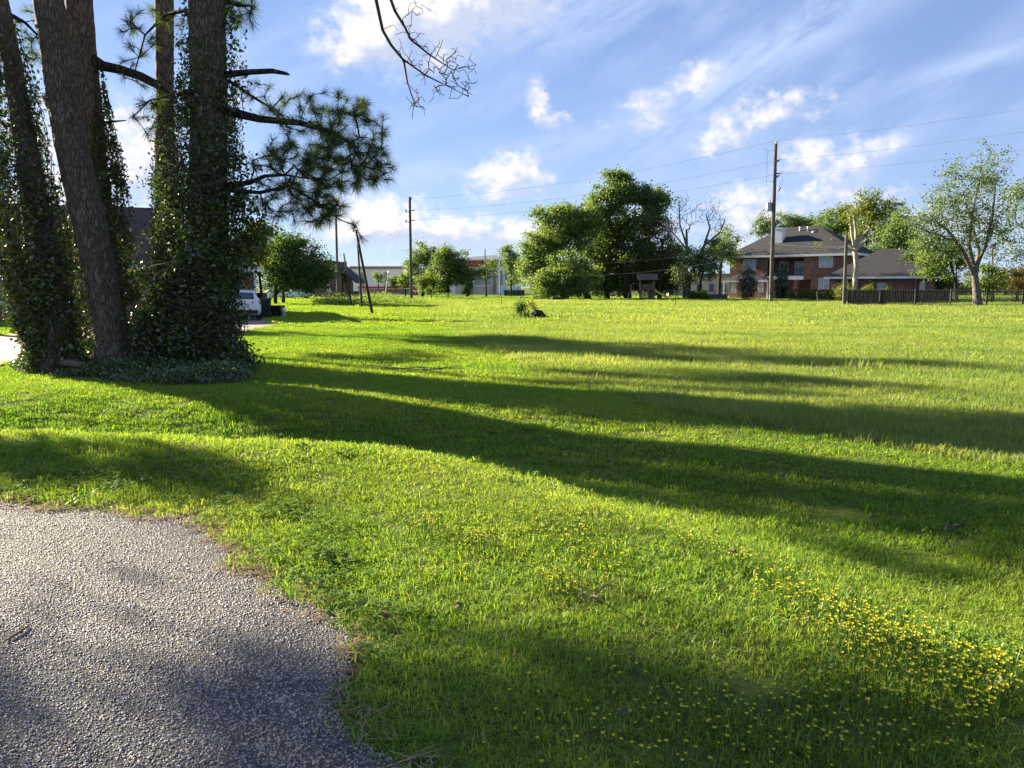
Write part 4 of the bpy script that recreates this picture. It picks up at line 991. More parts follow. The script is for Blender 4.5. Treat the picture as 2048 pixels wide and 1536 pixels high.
ptree('thin scraggly tree in front of the red-banded building', 130, [(973, 595, 3), (972, 565, 2.5), (968, 540, 2)], [(965, 545, 22, 16, 22), (985, 530, 14, 12, 8)], 'leafB', 900, .26, .5, seed=584, r_tip=.022)
ptree('small dark conifer-like shrub before the red-banded building', 124, [(934, 596, 3), (934, 580, 2)], [(935, 578, 10, 16, 14)], 'leafC', 700, .26, .35, seed=585, name='shrub', cat='shrub', r_tip=.02, zmin=.1, lo=-1)
ptree('young pale tree before the white commercial building', 140, [(757, 596, 2), (757, 570, 2)], [(757, 555, 9, 13, 12)], 'leafA', 420, .26, .4, seed=586, r_tip=.02)
ptree('round dark ornamental tree before the white commercial building', 138, [(790, 596, 2), (790, 580, 2)], [(790, 563, 13, 12, 14)], 'leafC', 900, .26, .45, seed=587, r_tip=.02)
ptree('bright round tree just left of the tall centre pole', 136, [(811, 596, 3), (811, 575, 2)], [(811, 560, 14, 18, 14)], 'leafA', 1000, .26, .5, seed=588, r_tip=.02)
# live oak by the drive
ptree('broad dark live oak beyond the parked car and carts', 74, [(551, 610, 8), (550, 585, 7), (556, 555, 5)],
      [(590, 525, 62, 48, 70), (545, 530, 40, 44, 46), (625, 548, 40, 34, 40), (580, 490, 44, 26, 30), (585, 565, 68, 22, 44), (640, 540, 22, 30, 16)], 'oak', 17000, .19, .55, seed=590, r_tip=.012,
      limbs=[[(551, 590, 0, 6), (575, 560, 0, 4), (610, 535, 0, 2.5)]])
ptree('smaller oak trunk standing just right of the live oak', 78, [(567, 609, 8), (566, 585, 6), (570, 560, 4)], [(590, 545, 40, 30, 40)], 'oak', 4200, .19, .5, seed=591, r_tip=.012)
ptree('yellow-green tree peeping out right behind the thick pine', 44, [(525, 620, 6), (522, 575, 5), (515, 520, 4)], [(505, 500, 34, 40, 40), (520, 465, 26, 24, 18)], 'leafY', 4200, .12, .3, seed=592, r_tip=.01)
ptree('green tree at the left edge beyond the drive', 44, [(18, 612, 9), (18, 570, 7), (16, 530, 5)], [(20, 500, 46, 44, 50), (-20, 520, 46, 50, 40), (40, 540, 24, 26, 16)], 'leafA', 6500, .13, .32, seed=593, r_tip=.01)

# ------------------------------------------------------------------ shrubs and hedges
def bush(label, px, D, wpx, hpx, leaf, n, ls, seed, name='shrub', cat='shrub', shell=.25, box=False, deep=.9, group=None):
    m_ = mpp(D); b0 = GX(px, D); root = empty(name, b0, 0, label, cat, group); r = np.random.default_rng(seed)
    w, h = wpx * m_ / 2, hpx * m_
    if box:
        C = r.uniform(-1, 1, (n, 3)); ax = r.integers(0, 3, n); C[np.arange(n), ax] = np.sign(C[np.arange(n), ax]) * r.uniform(.9, 1.02, n)
        C = C * np.array([w, deep, h / 2]) + np.array([0, 0, h / 2])
    else:
        C = ell((0, 0, h * .5), (w, w * deep, h * .52), n, seed, shell)
    C *= (1 + .07 * np.sin(C[:, [0]] * 4 + 1) + .05 * np.sin(C[:, [2]] * 6))
    C = C[C[:, 2] > .02]
    leaf_obj('foliage', C, ls, M[leaf], root, (0, 0, 0), seed + 1)
    mb = MB()
    for k in range(7):
        a = r.uniform(0, 6.28); q = .35
        mb.tube([(r.normal(0, .08), r.normal(0, .08), -.05), (w*q*.5*math.cos(a), w*q*.5*math.sin(a), h*.4), (w*q*1.6*math.cos(a), w*q*1.6*math.sin(a)*deep, h*.75)], [.03, .022, .01], 5)
    mb.build('stem', M['barkdark'], root)
    return root
bush('rounded clipped green hedge ball next to the slide, left one', 1382, 101, 24, 17, 'boxwood', 3000, .13, 601, group='clipped hedge balls')
bush('rounded clipped green hedge ball next to the slide, right one', 1401, 101, 27, 18, 'boxwood', 3200, .13, 602, group='clipped hedge balls')
bush('long clipped green hedge in front of the big brick house, left half', 1592, 99, 62, 20, 'boxwood', 6000, .13, 603, 'hedge', 'hedge', box=True, deep=.8, group='clipped house hedges')
bush('long clipped green hedge in front of the big brick house, right half', 1642, 97, 38, 20, 'boxwood', 4200, .13, 604, 'hedge', 'hedge', box=True, deep=.8, group='clipped house hedges')
bush('conical dark magnolia under the upper left window of the brick house', 1491, 99, 40, 66, 'magnolia', 4200, .2, 605, 'magnolia', 'tree', shell=.35)
bush('conical dark magnolia right of the big utility pole', 1559, 99, 30, 68, 'magnolia', 3600, .2, 606, 'magnolia', 'tree', shell=.35)
for i, (px, w, h, la) in enumerate(((1682, 44, 40, 'left of the pale pruned trunk'), (1730, 34, 36, 'right of the pale pruned trunk'), (1770, 24, 36, 'before the garage brick'))):
    bush('small yellow-green ornamental tree ' + la, px, 86, w, h, 'leafY' if i < 2 else 'leafA', 1700, .16, 610 + i, 'ornamental_tree', 'tree', shell=.5)
bush('leafy green bush out in the middle of the field', 1041, 40.5, 34, 42, 'leafB', 900, .10, 620, shell=.6)
bush('small dark shrub leaning on the field bush', 1052, 40, 18, 14, 'leafC', 300, .09, 621, shell=.6)
bush('little green shrub alone on the lawn beneath the live oak', 634, 78, 14, 8, 'leafB', 500, .12, 622)
bush('dark tall hedge at the left edge behind the drive', 10, 42, 90, 62, 'leafC', 4000, .12, 623, 'hedge', 'hedge', shell=.3)
# tall weeds on the boundary
r = np.random.default_rng(640); C = []
for k in range(150):
    px = r.uniform(640, 850); D = 72 + r.uniform(-3, 8) + (px - 640) * .02; g = GX(px, D); h = r.uniform(.3, 1.25) * (1 if px < 790 else .6); n = 70
    q = r.normal(0, 1, (n, 3)) * np.array([.5, .5, .1]); q[:, 2] = np.abs(r.uniform(0, 1, n)) * h; C.append(q + np.array(tuple(g)))
for k in range(36):
    px = r.uniform(875, 965); D = 98 + r.uniform(-2, 2); g = GX(px, D); n = 40; q = r.normal(0, 1, (n, 3)) * np.array([.6, .5, .1]); q[:, 2] = r.uniform(0, .8, n) * (1.2 if px < 915 else .6); C.append(q + np.array(tuple(g)))
C = np.vstack(C); V, Fs, rn = leaf_quads(C, .17, 641, aspect=.35)
tag(link('tall_weeds', raw_mesh('tall_weeds', V, Fs, {'rnd': ('POINT', rn)}, mats=(M['leafA'],))), 'tall rough weeds along the lot boundary by the leaning poles', 'weeds', kind='stuff')
r = np.random.default_rng(650); g = GX(1545, 84.5); q = r.normal(0, 1, (700, 3)) * np.array([.85, .4, .1]) + np.array(tuple(g)); q[:, 2] = r.uniform(0, .45, 700)
V, Fs, rn = leaf_quads(q, .16, 651, aspect=.3); tag(link('pole_weeds', raw_mesh('pole_weeds', V, Fs, {'rnd': ('POINT', rn)}, mats=(M['leafA'],))), 'tuft of weeds around the foot of the big utility pole', 'weeds', kind='stuff')
# stump, sapling, brush pile
b0 = GX(1076, 39.6); root = empty('tree_stump', b0, 0, 'dark rotten stump lying beside the field bush', 'stump')
mb = MB(); mb.tube([(-.25, 0, .16), (-.1, -.02, .26), (.12, .02, .24), (.3, .05, .12)], [.2, .26, .24, .15], 14); r = np.random.default_rng(66); mb.v = [tuple(np.array(v) * (1 + .1 * r.normal(0, 1))) for v in mb.v]; mb.build('log', M['barkdark'], root)
mb = MB(); [mb.tube([(.2, 0, .15), (.4 + .12*k, .05*k, .2 - .03*k), (.7 + .2*k, .1, .05)], [.04, .03, .012], 6) for k in range(3)]; mb.build('root', M['barkdark'], root)
ptree('thin reddish sapling rising behind the rotten stump', 41.5, [(1064, 633, 1.4), (1064, 610, 1), (1066, 596, .7)], [(1064, 612, 10, 12, 14)], 'leafR', 120, .08, .14, seed=670, name='sapling', r_tip=.005, lo=-1, zmin=.1, rcap=.02)
def brush(label, px, py, n, L, seed):
    b0 = G(px, py); b0.z = tz(b0.x, b0.y); root = empty('fallen_branch', b0, 0, label, 'branch'); r = np.random.default_rng(seed); mb = MB()
    for k in range(n):
        a = r.normal(0, .35) + (3.14 if r.uniform() < .3 else 0); l = L * r.uniform(.4, 1); x0 = r.normal(0, L*.4)
        mb.tube([(x0, r.normal(0, .1), .03), (x0 + l*.5*math.cos(a), l*.5*math.sin(a), .05 + r.uniform(0, .05)), (x0 + l*math.cos(a), l*math.sin(a) + r.normal(0, .1), .06 + r.uniform(0, .08))], [.016, .011, .004], 5)
    mb.build('twig', M['twiggrey'], root)
brush('dry fallen branch on the lawn shade edge left of centre', 830, 742, 7, .9, 680)
brush('grey fallen branches lying right of the rotten stump', 1155, 640, 9, 1.6, 681)
brush('grey brush heap before the red-banded building', 927, 597, 14, 2.2, 682)

# ------------------------------------------------------------------ houses
def hip_roof(mb, x0, x1, y0, y1, z0, zr, rx0, rx1, th=.22):
    ym = (y0 + y1) / 2
    mb.add([(x0,y0,z0),(x1,y0,z0),(x1,y1,z0),(x0,y1,z0),(rx0,ym,zr),(rx1,ym,zr),(x0,y0,z0-th),(x1,y0,z0-th),(x1,y1,z0-th),(x0,y1,z0-th)],
           [(0,1,5,4),(1,2,5),(2,3,4,5),(3,0,4),(6,7,1,0),(7,8,2,1),(8,9,3,2),(9,6,0,3),(9,8,7,6)])
def wall_holes(mb, L, H, th, holes, y=0.0, z0=0.0):
    """front wall x 0..L, z z0..H, faces -y at y; holes (x0,x1,z0,z1)"""
    xs_ = sorted({0, L, *[h[0] for h in holes], *[h[1] for h in holes]}); zs_ = sorted({z0, H, *[h[2] for h in holes], *[h[3] for h in holes]})
    for a, c_ in zip(xs_[:-1], xs_[1:]):
        for d, e in zip(zs_[:-1], zs_[1:]):
            xm, zm = (a + c_) / 2, (d + e) / 2
            if any(h[0] < xm < h[1] and h[2] < zm < h[3] for h in holes): continue
            mb.box(a, c_, y, y + th, d, e)
def window(parent, x0, x1, z0, z1, y, cols=2, rows=2, glass='curtain', fr=.07, axis='y', name='window'):
    mb = MB()
    def bx(a, c_, d, e, q0, q1):
        if axis == 'y': mb.box(a, c_, y + q0, y + q1, d, e)
        else: mb.box(y + q0, y + q1, a, c_, d, e)
    bx(x0, x1, z0, z0 + fr, -.03, .08); bx(x0, x1, z1 - fr, z1, -.03, .08); bx(x0, x0 + fr, z0 + fr, z1 - fr, -.03, .08); bx(x1 - fr, x1, z0 + fr, z1 - fr, -.03, .08)
    for k in range(1, cols): xm = x0 + (x1 - x0) * k / cols; bx(xm - fr*.4, xm + fr*.4, z0 + fr, z1 - fr, -.02, .07)
    for k in range(1, rows): zm = z0 + (z1 - z0) * k / rows; bx(x0 + fr, x1 - fr, zm - fr*.3, zm + fr*.3, -.022, .068)
    o = mb.build(name, M['white'], parent)
    mb2 = MB()
    if axis == 'y': mb2.box(x0 + fr*.5, x1 - fr*.5, y + .035, y + .06, z0 + fr*.5, z1 - fr*.5)
    else: mb2.box(y + .035, y + .06, x0 + fr*.5, x1 - fr*.5, z0 + fr*.5, z1 - fr*.5)
    mb2.build('pane', M[glass], o)
    return o

# --- big two-storey brick house on the right
aH = R(38); Rp = Vector((45.4 + .0, 103., 0)); WH = 17.2
ex = Vector((math.cos(aH), -math.sin(aH), 0)); ey = Vector((math.sin(aH), math.cos(aH), 0)); Lp = Rp - ex * WH
house = empty('brick_house', Lp, -aH, 'two-storey red brick house with dark hip roof and balcony', 'house')
def fx(px):                                                        # picture column -> metres along the facade
    k = (px - 1024) / F_PX * 1.006
    return (k * Lp.y - Lp.x) / (ex.x - k * ex.y)
def fz(px, py):
    s_ = fx(px); D = Lp.y + ex.y * s_; return P(px, py, D).z
def rect(px0, px1, py0, py1): return (fx(px0), fx(px1), fz((px0+px1)/2, py1), fz((px0+px1)/2, py0))
wUL = rect(1478, 1503, 519, 539); wUR = rect(1627, 1654, 512, 535); wLL = rect(1457, 1466, 559, 585); wLM = rect(1509, 1520, 558, 585); wLR = rect(1628, 1649, 556, 581)
bal = (fx(1526), fx(1598), 3.25, 5.7); ent = (fx(1526), fx(1613), .05, 2.75)
EAVE = 6.05
mb = MB(); wall_holes(mb, WH, EAVE, .3, [wUL, wUR, wLL, wLM, wLR, bal, ent]); mb.box(0, .3, .3, 12, 0, EAVE); mb.box(WH - .3, WH, .3, 12, 0, EAVE); mb.box(.3, WH - .3, 11.7, 12, 0, EAVE)
mb.box(ent[0] - .3, ent[1] + .3, 2.5, 2.8, 0, 5.9); mb.build('wall', M['brick'], house)
mb = MB(); mb.box(.3, WH - .3, .35, 11.7, 2.9, 3.1); mb.build('floor_slab', M['white'], house)
mb = MB(); hip_roof(mb, -.55, WH + .55, -.55, 12.55, EAVE + .15, 10.4, 5.6, 10.6, .1); rf = mb.build('roof', M['roof'], house)
mb = MB(); mb.box(-.56, WH + .56, -.57, -.53, EAVE - .18, EAVE + .13); mb.box(-.58, -.54, -.53, 12.5, EAVE - .18, EAVE + .13); mb.box(WH + .54, WH + .58, -.53, 12.5, EAVE - .18, EAVE + .13); mb.build('fascia', M['white'], rf)
cx0 = 6.0
mb = MB(); mb.box(cx0 - .65, cx0 + .65, 2.2, 3.6, 6.2, 9.9); mb.box(cx0 - .75, cx0 + .75, 2.1, 3.7, 9.9, 10.1); mb.build('chimney', M['stucco'], rf)
for (vx, vy, vz) in ((8.2, 5.0, 9.75), (9.3, 5.0, 9.75)): mb = MB(); mb.lathe([(.09, 0), (.09, .5), (.16, .52), (.16, .62), (.02, .7)], 8, (vx, vy, vz - .1)); mb.build('vent_pipe', M['white'], rf)
mb = MB(); mb.lathe([(.3, 0), (.3, .12), (.22, .25), (.02, .3)], 12, (10.3, 4.6, 9.35)); mb.build('roof_vent', M['metal'], rf)
window(house, *wUL, .06); window(house, *wUR, .06); window(house, *wLL, .06, 1, 3); window(house, *wLM, .06, 1, 3); window(house, *wLR, .06, 2, 2)
dr = (fx(1566) + .2, fx(1582) + .4, 3.15, 5.3); window(house, dr[0], (dr[0]+dr[1])/2 - .03, dr[2], dr[3], 2.38, 1, 4, 'glass', .12, name='balcony_door'); window(house, (dr[0]+dr[1])/2 + .03, dr[1], dr[2], dr[3], 2.38, 1, 4, 'glass', .12, name='balcony_door')
window(house, fx(1536) + .2, fx(1556), 3.3, 5.2, 2.38, 2, 2, 'glass'); window(house, fx(1602), fx(1611), .1, 2.2, 2.38, 1, 3, 'glass', .12, name='entry_door')
window(house, fx(1532), fx(1548), .3, 2.2, 2.38, 2, 2, 'glass')
mb = MB(); mb.box(bal[0] - .02, bal[1] + .02, -.12, .0, 2.72, 3.26); mb.box(bal[0], bal[1], 0.31, 2.45, 2.78, 2.88); mb.build('balcony_fascia', M['white'], house)
rail = MB(); rail.box(bal[0], bal[1], .05, .10, 4.22, 4.30); rail.box(bal[0], bal[1], .05, .10, 3.32, 3.38); rl = rail.build('balcony_rail', M['iron'], house)
nb_ = 30; bme = None
for k in range(nb_):
    xx = bal[0] + (bal[1] - bal[0]) * (k + .5) / nb_
    if bme is None: mb = MB(); mb.box(-.015, .015, .06, .09, 3.38, 4.22); o = mb.build('baluster', M['iron'], rl); bme = o.data
    else: o = link('baluster', bme, rl)
    o.location = (xx, 0, 0)
for xx in (fx(1583), fx(1540)): mb = MB(); mb.box(xx - .3, xx + .3, .02, .55, 0, 2.72); mb.build('pillar', M['brick'], house)
mb = MB(); x0, x1 = -.4, fx(1537); mb.add([(x0, -1.6, 2.6), (x1, -1.6, 2.6), (x1 - 1.2, .0, 3.5), (x0 + 1.4, .0, 3.5), (x0, -1.6, 2.45), (x1, -1.6, 2.45), (x1, 0, 2.45), (x0, 0, 2.45)], [(0, 1, 2, 3), (4, 5, 1, 0), (5, 6, 2, 1), (7, 4, 0, 3), (4, 7, 6, 5)]); pr_ = mb.build('porch_roof', M['roof'], house)
mb = MB(); mb.box(x0 - .02, x1 + .02, -1.64, -1.60, 2.42, 2.64); mb.build('porch_fascia', M['white'], pr_)
for xx in (x0 + .15, x1 * .5, x1 - .15): mb = MB(); mb.box(xx - .08, xx + .08, -1.5, -1.34, 0, 2.45); mb.build('porch_post', M['white'], house)
mb = MB(); mb.box(-1, WH * .75, -3.0, -.05, -.05, .10); mb.build('patio_slab', M['stucco'], house)
# garage wing
Ap = Vector((40.4, 98.6, 0)); WG = 11.3; DG = 9.5
gar = empty('garage_wing', Ap, -aH, 'low brick garage wing with dark hip roof at the right of the house', 'garage')
def gx2(px, y=0):
    k = (px - 1024) / F_PX * 1.006; q = Ap + ey * y
    return (k * q.y - q.x) / (ex.x - k * ex.y)
gw = [(gx2(1744), gx2(1762), .9, 2.2)]; gd = (gx2(1827), gx2(1848), .02, 2.35); gd = (gd[0], min(gd[1], WG - .4), gd[2], gd[3])
mb = MB(); wall_holes(mb, WG, 2.9, .3, gw + [gd]); mb.box(0, .3, .3, DG, 0, 2.9); mb.box(WG - .3, WG, .3, DG, 0, 2.9); mb.box(.3, WG - .3, DG - .3, DG, 0, 2.9); mb.build('wall', M['brick'], gar)
mb = MB(); hip_roof(mb, -.6, WG + .6, -.6, DG + .6, 3.0, 6.5, 4.6, 7.4, .08); gr = mb.build('roof', M['roof'], gar)
mb = MB(); mb.box(-.62, WG + .62, -.63, -.59, 2.72, 2.99); mb.box(-.64, -.6, -.59, DG + .5, 2.72, 2.99); mb.box(WG + .6, WG + .64, -.59, DG + .5, 2.72, 2.99); mb.build('fascia', M['white'], gr)
window(gar, *gw[0], .06, 2, 2)
mb = MB(); mb.box(gd[0], gd[1], .12, .16, gd[2], gd[3]); go_ = mb.build('garage_door', M['white'], gar)
for k in range(4): mb = MB(); h_ = (gd[3] - gd[2]) / 4; mb.box(gd[0] + .1, gd[1] - .1, .095, .125, gd[2] + h_*k + .05, gd[2] + h_*(k+1) - .05); mb.build('door_panel', M['white'], go_)
for xx in (gd[0] - .35, WG - .1): mb = MB(); mb.box(xx - .12, xx + .12, -.4, -.16, 0, 2.75); mb.build('post', M['brick'], gar)

# --- left brick house with brown roof behind the pines
hx0, hx1, hy0 = -36.0, -13.95, 42.0
aL = R(19); lh = empty('brown_roof_house', (hx1 - (hx1 - hx0) * math.cos(aL), hy0 - (hx1 - hx0) * math.sin(aL), 0), aL, 'single-storey brick house with brown shingle roof behind the pines', 'house'); WL = hx1 - hx0
gdx = (-16.6 - hx0 - .2, -14.9 - hx0, .05, 2.2); lw = [(4.0, 5.6, .9, 2.2), (9.6, 11.2, .9, 2.2), (13.5, 15.1, .9, 2.2)]
gdx = (17.5, 20.8, .05, 2.2)
mb = MB(); wall_holes(mb, WL, 2.6, .25, lw + [gdx]); mb.box(0, .25, .25, 11.5, 0, 2.6); mb.box(WL - .25, WL, .25, 11.5, 0, 2.6); mb.box(.25, WL - .25, 11.25, 11.5, 0, 2.6); mb.build('wall', M['brickbrown'], lh)
mb = MB(); hip_roof(mb, -.5, WL + .35, -.5, 12.0, 2.75, 6.25, 6, WL - 5.5, .08); lr = mb.build('roof', M['roofbrown'], lh)
mb = MB(); mb.box(-.52, WL + .37, -.54, -.5, 2.48, 2.74); mb.box(WL + .35, WL + .39, -.5, 11.9, 2.48, 2.74); mb.build('fascia', M['white'], lr)
for w_ in lw: window(lh, *w_, .05, 2, 2, 'glass')
mb = MB(); mb.box(gdx[0], gdx[1], .1, .14, gdx[2], gdx[3]); gd_ = mb.build('garage_door', M['white'], lh)
for i in range(4):
    for k in range(4): mb = MB(); w_ = (gdx[1]-gdx[0])/4; h_ = (gdx[3]-gdx[2])/4; mb.box(gdx[0] + w_*i + .06, gdx[0] + w_*(i+1) - .06, .075, .105, gdx[2] + h_*k + .05, gdx[2] + h_*(k+1) - .05); mb.build('door_panel', M['white'], gd_)
mb = MB(); mb.box(WL - .02, WL + .10, -.06, .06, .02, 2.5); mb.build('downpipe', M['white'], lh)
mb = MB(); mb.box(WL - .95, WL - .75, -.12, -.02, 1.7, 2.05); mb.build('wall_lamp', M['iron'], lh)

# --- cottage with steep grey roof
ct = GX(649, 130); cot = empty('grey_roof_cottage', ct, 0, 'distant brown brick cottage with steep dark grey roof', 'house')
wc = 37 * mpp(130); wtot = 66 * mpp(130); hz = P(0, 563, 130).z; hr = P(0, 520, 130).z
mb = MB(); mb.prism([(-1.5, 0), (wc, 0), (wc, 4.3), (1.2, hr - .25), (-1.5, 4.9)], 'y', 0, 9); mb.build('wall', M['brickdull'], cot)
mb = MB(); mb.add([(1.2, -.4, hr), (wtot, -.4, hz), (wtot, 9.4, hz), (1.2, 9.4, hr), (1.2, -.4, hr - .25), (wtot, -.4, hz - .25), (wtot, 9.4, hz - .25), (1.2, 9.4, hr - .25)], [(0, 1, 2, 3), (7, 6, 5, 4), (0, 4, 5, 1), (1, 5, 6, 2), (2, 6, 7, 3), (3, 7, 4, 0)])
mb.add([(1.2, -.4, hr), (-2.2, -.4, 4.6), (-2.2, 9.4, 4.6), (1.2, 9.4, hr), (1.2, -.4, hr - .25), (-2.2, -.4, 4.35), (-2.2, 9.4, 4.35), (1.2, 9.4, hr - .25)], [(3, 2, 1, 0), (4, 5, 6, 7), (1, 5, 4, 0), (2, 6, 5, 1), (3, 7, 6, 2)]); crf = mb.build('roof', M['roof'], cot)
mb = MB(); mb.box(2.75, 3.35, 3, 3.6, 2.5, P(0, 522, 130).z); mb.build('chimney', M['brickdull'], crf)
window(cot, 8*mpp(130), 15*mpp(130), P(0, 586, 130).z, P(0, 569, 130).z, -.04, 1, 2, 'curtain', .16); window(cot, 27*mpp(130), 32*mpp(130), P(0, 585, 130).z, P(0, 570, 130).z, -.04, 1, 2, 'curtain', .16)
for xx in (wc + .3, wtot - .9): mb = MB(); mb.box(xx, xx + .3, .2, .5, 0, hz - .1); mb.build('porch_post', M['brickdull'], cot)
mb = MB(); mb.box(wc + .05, wtot - .4, 4, 4.2, 0, 1.0); mb.box(wc + .05, wtot - .4, .25, .45, 0, .9); mb.build('porch_wall', M['brickdull'], cot)

# --- white commercial building
cb0 = GX(705, 200); com = empty('commercial_building', cb0, 0, 'far pale flat-roofed commercial building with brown window strips', 'building'); m2 = mpp(200)
zt = P(0, 538, 200).z
mb = MB(); mb.box(0, 105*m2, 0, 14, 0, zt); mb.build('wall', M['stucco'], com)
mb = MB(); mb.box(-.3, 106*m2, -.3, 14.3, zt, zt + .7); mb.build('parapet', M['tan'], com)
for (a, c_) in ((20, 26), (66, 72), (99, 104)):
    for (z0, z1) in ((575, 560), (558, 545)):
        mb = MB(); mb.box(a*m2, c_*m2, -.12, -.02, P(0, z0, 200).z, P(0, z1, 200).z); mb.build('window', M['tan'], com)
cn = GX(718, 178); can = empty('red_canopy', cn, 0, 'long low red and white canopy before the pale commercial building', 'canopy'); m3 = mpp(178)
mb = MB(); mb.box(0, 105*m3, 0, 4, P(0, 577, 178).z, P(0, 573, 178).z); mb.build('roof', M['redpaint'], can)
mb = MB(); mb.box(2*m3, 103*m3, 3.2, 3.4, .1, P(0, 578, 178).z); mb.build('back_wall', M['stucco'], can)
for k in range(9): mb = MB(); mb.box((2 + k*12.5)*m3, (3 + k*12.5)*m3, .1, .3, 0, P(0, 577, 178).z); mb.build('post', M['redpaint'], can)
rb = GX(827, 165); kio = empty('red_kiosk', rb, 0, 'small bright red kiosk right of the tall centre pole', 'kiosk')
mb = MB(); mb.box(0, 9*mpp(165), 0, 1.5, 0, P(0, 572, 165).z); mb.build('body', M['redpaint'], kio); mb = MB(); mb.box(.15, 9*mpp(165) - .15, -.05, 0, .7, 1.15); mb.build('sign_panel', M['white'], kio)

# --- building with red band and grey hip roof
m4 = mpp(190); rb0 = GX(876, 190); red = empty('red_band_building', rb0, 0, 'far pale three-storey building with red upper band and grey hip roof', 'building')
X = lambda px: (px - 876) * m4
Z = lambda py: P(0, py, 190).z
mb = MB(); mb.box(X(876), X(1042), 0, 20, 0, Z(534)); mb.build('wall', M['stucco'], red)
mb = MB(); mb.box(X(876) - .05, X(992), -.12, 19, Z(534), Z(521)); mb.build('upper_band', M['redpaint'], red)
mb = MB(); mb.box(X(992) + .02, X(1042), -.06, 19, Z(534), Z(521)); mb.build('grey_band', M['metal'], red)
mb = MB(); mb.box(X(912), X(987), -.2, -.02, 0, Z(572)); mb.build('plinth', M['stuccobeige'], red)
for (a, c_) in ((939, 946), (986, 993)): mb = MB(); mb.box(X(a), X(c_), -.35, -.03, 0, Z(536)); mb.build('pier', M['tan'], red)
for (a, c_) in ((950, 982), (998, 1006), (1010, 1030), (900, 934)): mb = MB(); mb.box(X(a), X(c_), -.10, -.01, Z(570), Z(540)); mb.build('window_panel', M['metal'], red)
mb = MB(); hip_roof(mb, X(872), X(1046), -.8, 20.5, Z(519.5), Z(507), X(985), X(992), .25); mb.build('roof', M['greyroof'], red)
mb = MB(); mb.box(X(871.5), X(1046.5), -.9, -.82, Z(521.2), Z(518.5)); mb.build('fascia', M['white'], red)
sc_ = GX(1008, 150); scr = empty('green_screen_fence', sc_, 0, 'low dark green screen fence in front of the red-banded building', 'fence'); m5 = mpp(150)
for k in range(5): mb = MB(); mb.box(k*8.4*m5, (k*8.4 + 8.2)*m5, 0, .08, 0, P(0, 580, 150).z); mb.build('panel', M['greenfence'], scr)
# pale low building glimpsed behind the bare trees
pb = GX(1335, 165); pal = empty('pale_building', pb, 0, 'low pale building glimpsed behind the leafless trees', 'building'); m6 = mpp(165)
mb = MB(); mb.box(0, 125*m6, 0, 10, 0, P(0, 552, 165).z); mb.build('wall', M['stuccobeige'], pal); mb = MB(); mb.box(-.4, 126*m6, -.4, 10.4, P(0, 552, 165).z, P(0, 547, 165).z); mb.build('roof_edge', M['tan'], pal)
for k in range(5): mb = MB(); mb.box((8 + 24*k)*m6, (18 + 24*k)*m6, -.08, -.01, .8, 2.4); mb.build('window', M['glass'], pal)
pb = GX(1862, 120); shed = empty('tan_shed', pb, 0, 'low tan shed half hidden behind the wooden fence', 'shed'); m6 = mpp(120)
mb = MB(); mb.box(0, 46*m6, 0, 5, 0, P(0, 562, 120).z); mb.build('wall', M['stuccobeige'], shed); mb = MB(); mb.prism([(-.3, P(0, 562, 120).z), (46*m6 + .3, P(0, 562, 120).z), (23*m6, P(0, 547, 120).z)], 'y', -.3, 5.3); mb.build('roof', M['greyroof'], shed)

# ------------------------------------------------------------------ utility poles and wires
def upole(label, D, bx_, top, wb, wt_, base_py=None, mat='pole', name='utility_pole', group=None, dz=0):
    b0 = GX(bx_, D); t = P(top[0], top[1], D + dz); root = empty(name, b0, 0, label, 'pole', group); m_ = mpp(D)
    mb = MB(); n = 8; pts = [Vector((0, 0, -.3)).lerp(t - b0, k / n) for k in range(n + 1)]
    mb.tube(pts, [(wb + (wt_ - wb) * k / n) * m_ / 2 for k in range(n + 1)], 14); mb.build('shaft', M[mat], root, smooth=True)
    return root, b0, t, m_
u1, b1, t1, m1 = upole('big foreground utility pole with a grey transformer, before the house', 84.5, 1539, (1551.5, 287), 9, 6.4)
def loc1(px, py, dy=0): return P(px, py, 84.5 + dy) - b1
mb = MB(); mb.tube([loc1(1552, 288), loc1(1553, 281)], [.05, .05], 8); mb.lathe([(.06, 0), (.10, .06), (.06, .12), (.10, .18), (.04, .26)], 10, loc1(1553, 286)); mb.build('top_insulator', M['metal'], u1)
for (px, py) in ((1556, 322), (1555, 353)):
    mb = MB(); c_ = loc1(px, py); mb.tube([c_ + Vector((-.35, 0, -.12)), c_, c_ + Vector((.2, 0, .14))], [.04, .12, .07], 10); mb.build('insulator', M['metal'], u1)
mb = MB(); c_ = loc1(1538, 414); mb.lathe([(.26, -.42), (.30, -.38), (.30, .36), (.33, .38), (.33, .44), (.12, .5)], 18, c_); tr_ = mb.build('transformer', M['metal'], u1, smooth=False)
mb = MB(); mb.tube([c_ + Vector((.1, 0, .48)), c_ + Vector((.12, 0, .8))], [.05, .03], 8); mb.build('bushing', M['iron'], tr_)
mb = MB(); mb.box(c_.x + .25, c_.x + .62, c_.y - .06, c_.y + .06, c_.z + .05, c_.z + .2); mb.build('bracket', M['iron'], tr_)
mb = MB(); mb.tube([loc1(1548, 300), loc1(1536, 302), loc1(1534, 330), loc1(1533, 362), loc1(1545, 363)], .018, 5); mb.tube([loc1(1536, 302), loc1(1528, 296), loc1(1528, 287)], .014, 5); mb.tube([loc1(1533, 362), loc1(1534, 375), loc1(1543, 377)], .014, 5); mb.build('jumper_wire', M['wire'], u1)
mb = MB(); mb.tube([loc1(1563, 346), loc1(1572, 335), loc1(1577, 320)], .014, 5); mb.tube([loc1(1564, 348), loc1(1565, 362), loc1(1558, 374)], .014, 5); mb.tube([loc1(1556, 382), loc1(1559, 395), loc1(1553, 400)], .014, 5); mb.build('drop_wire', M['wire'], u1)
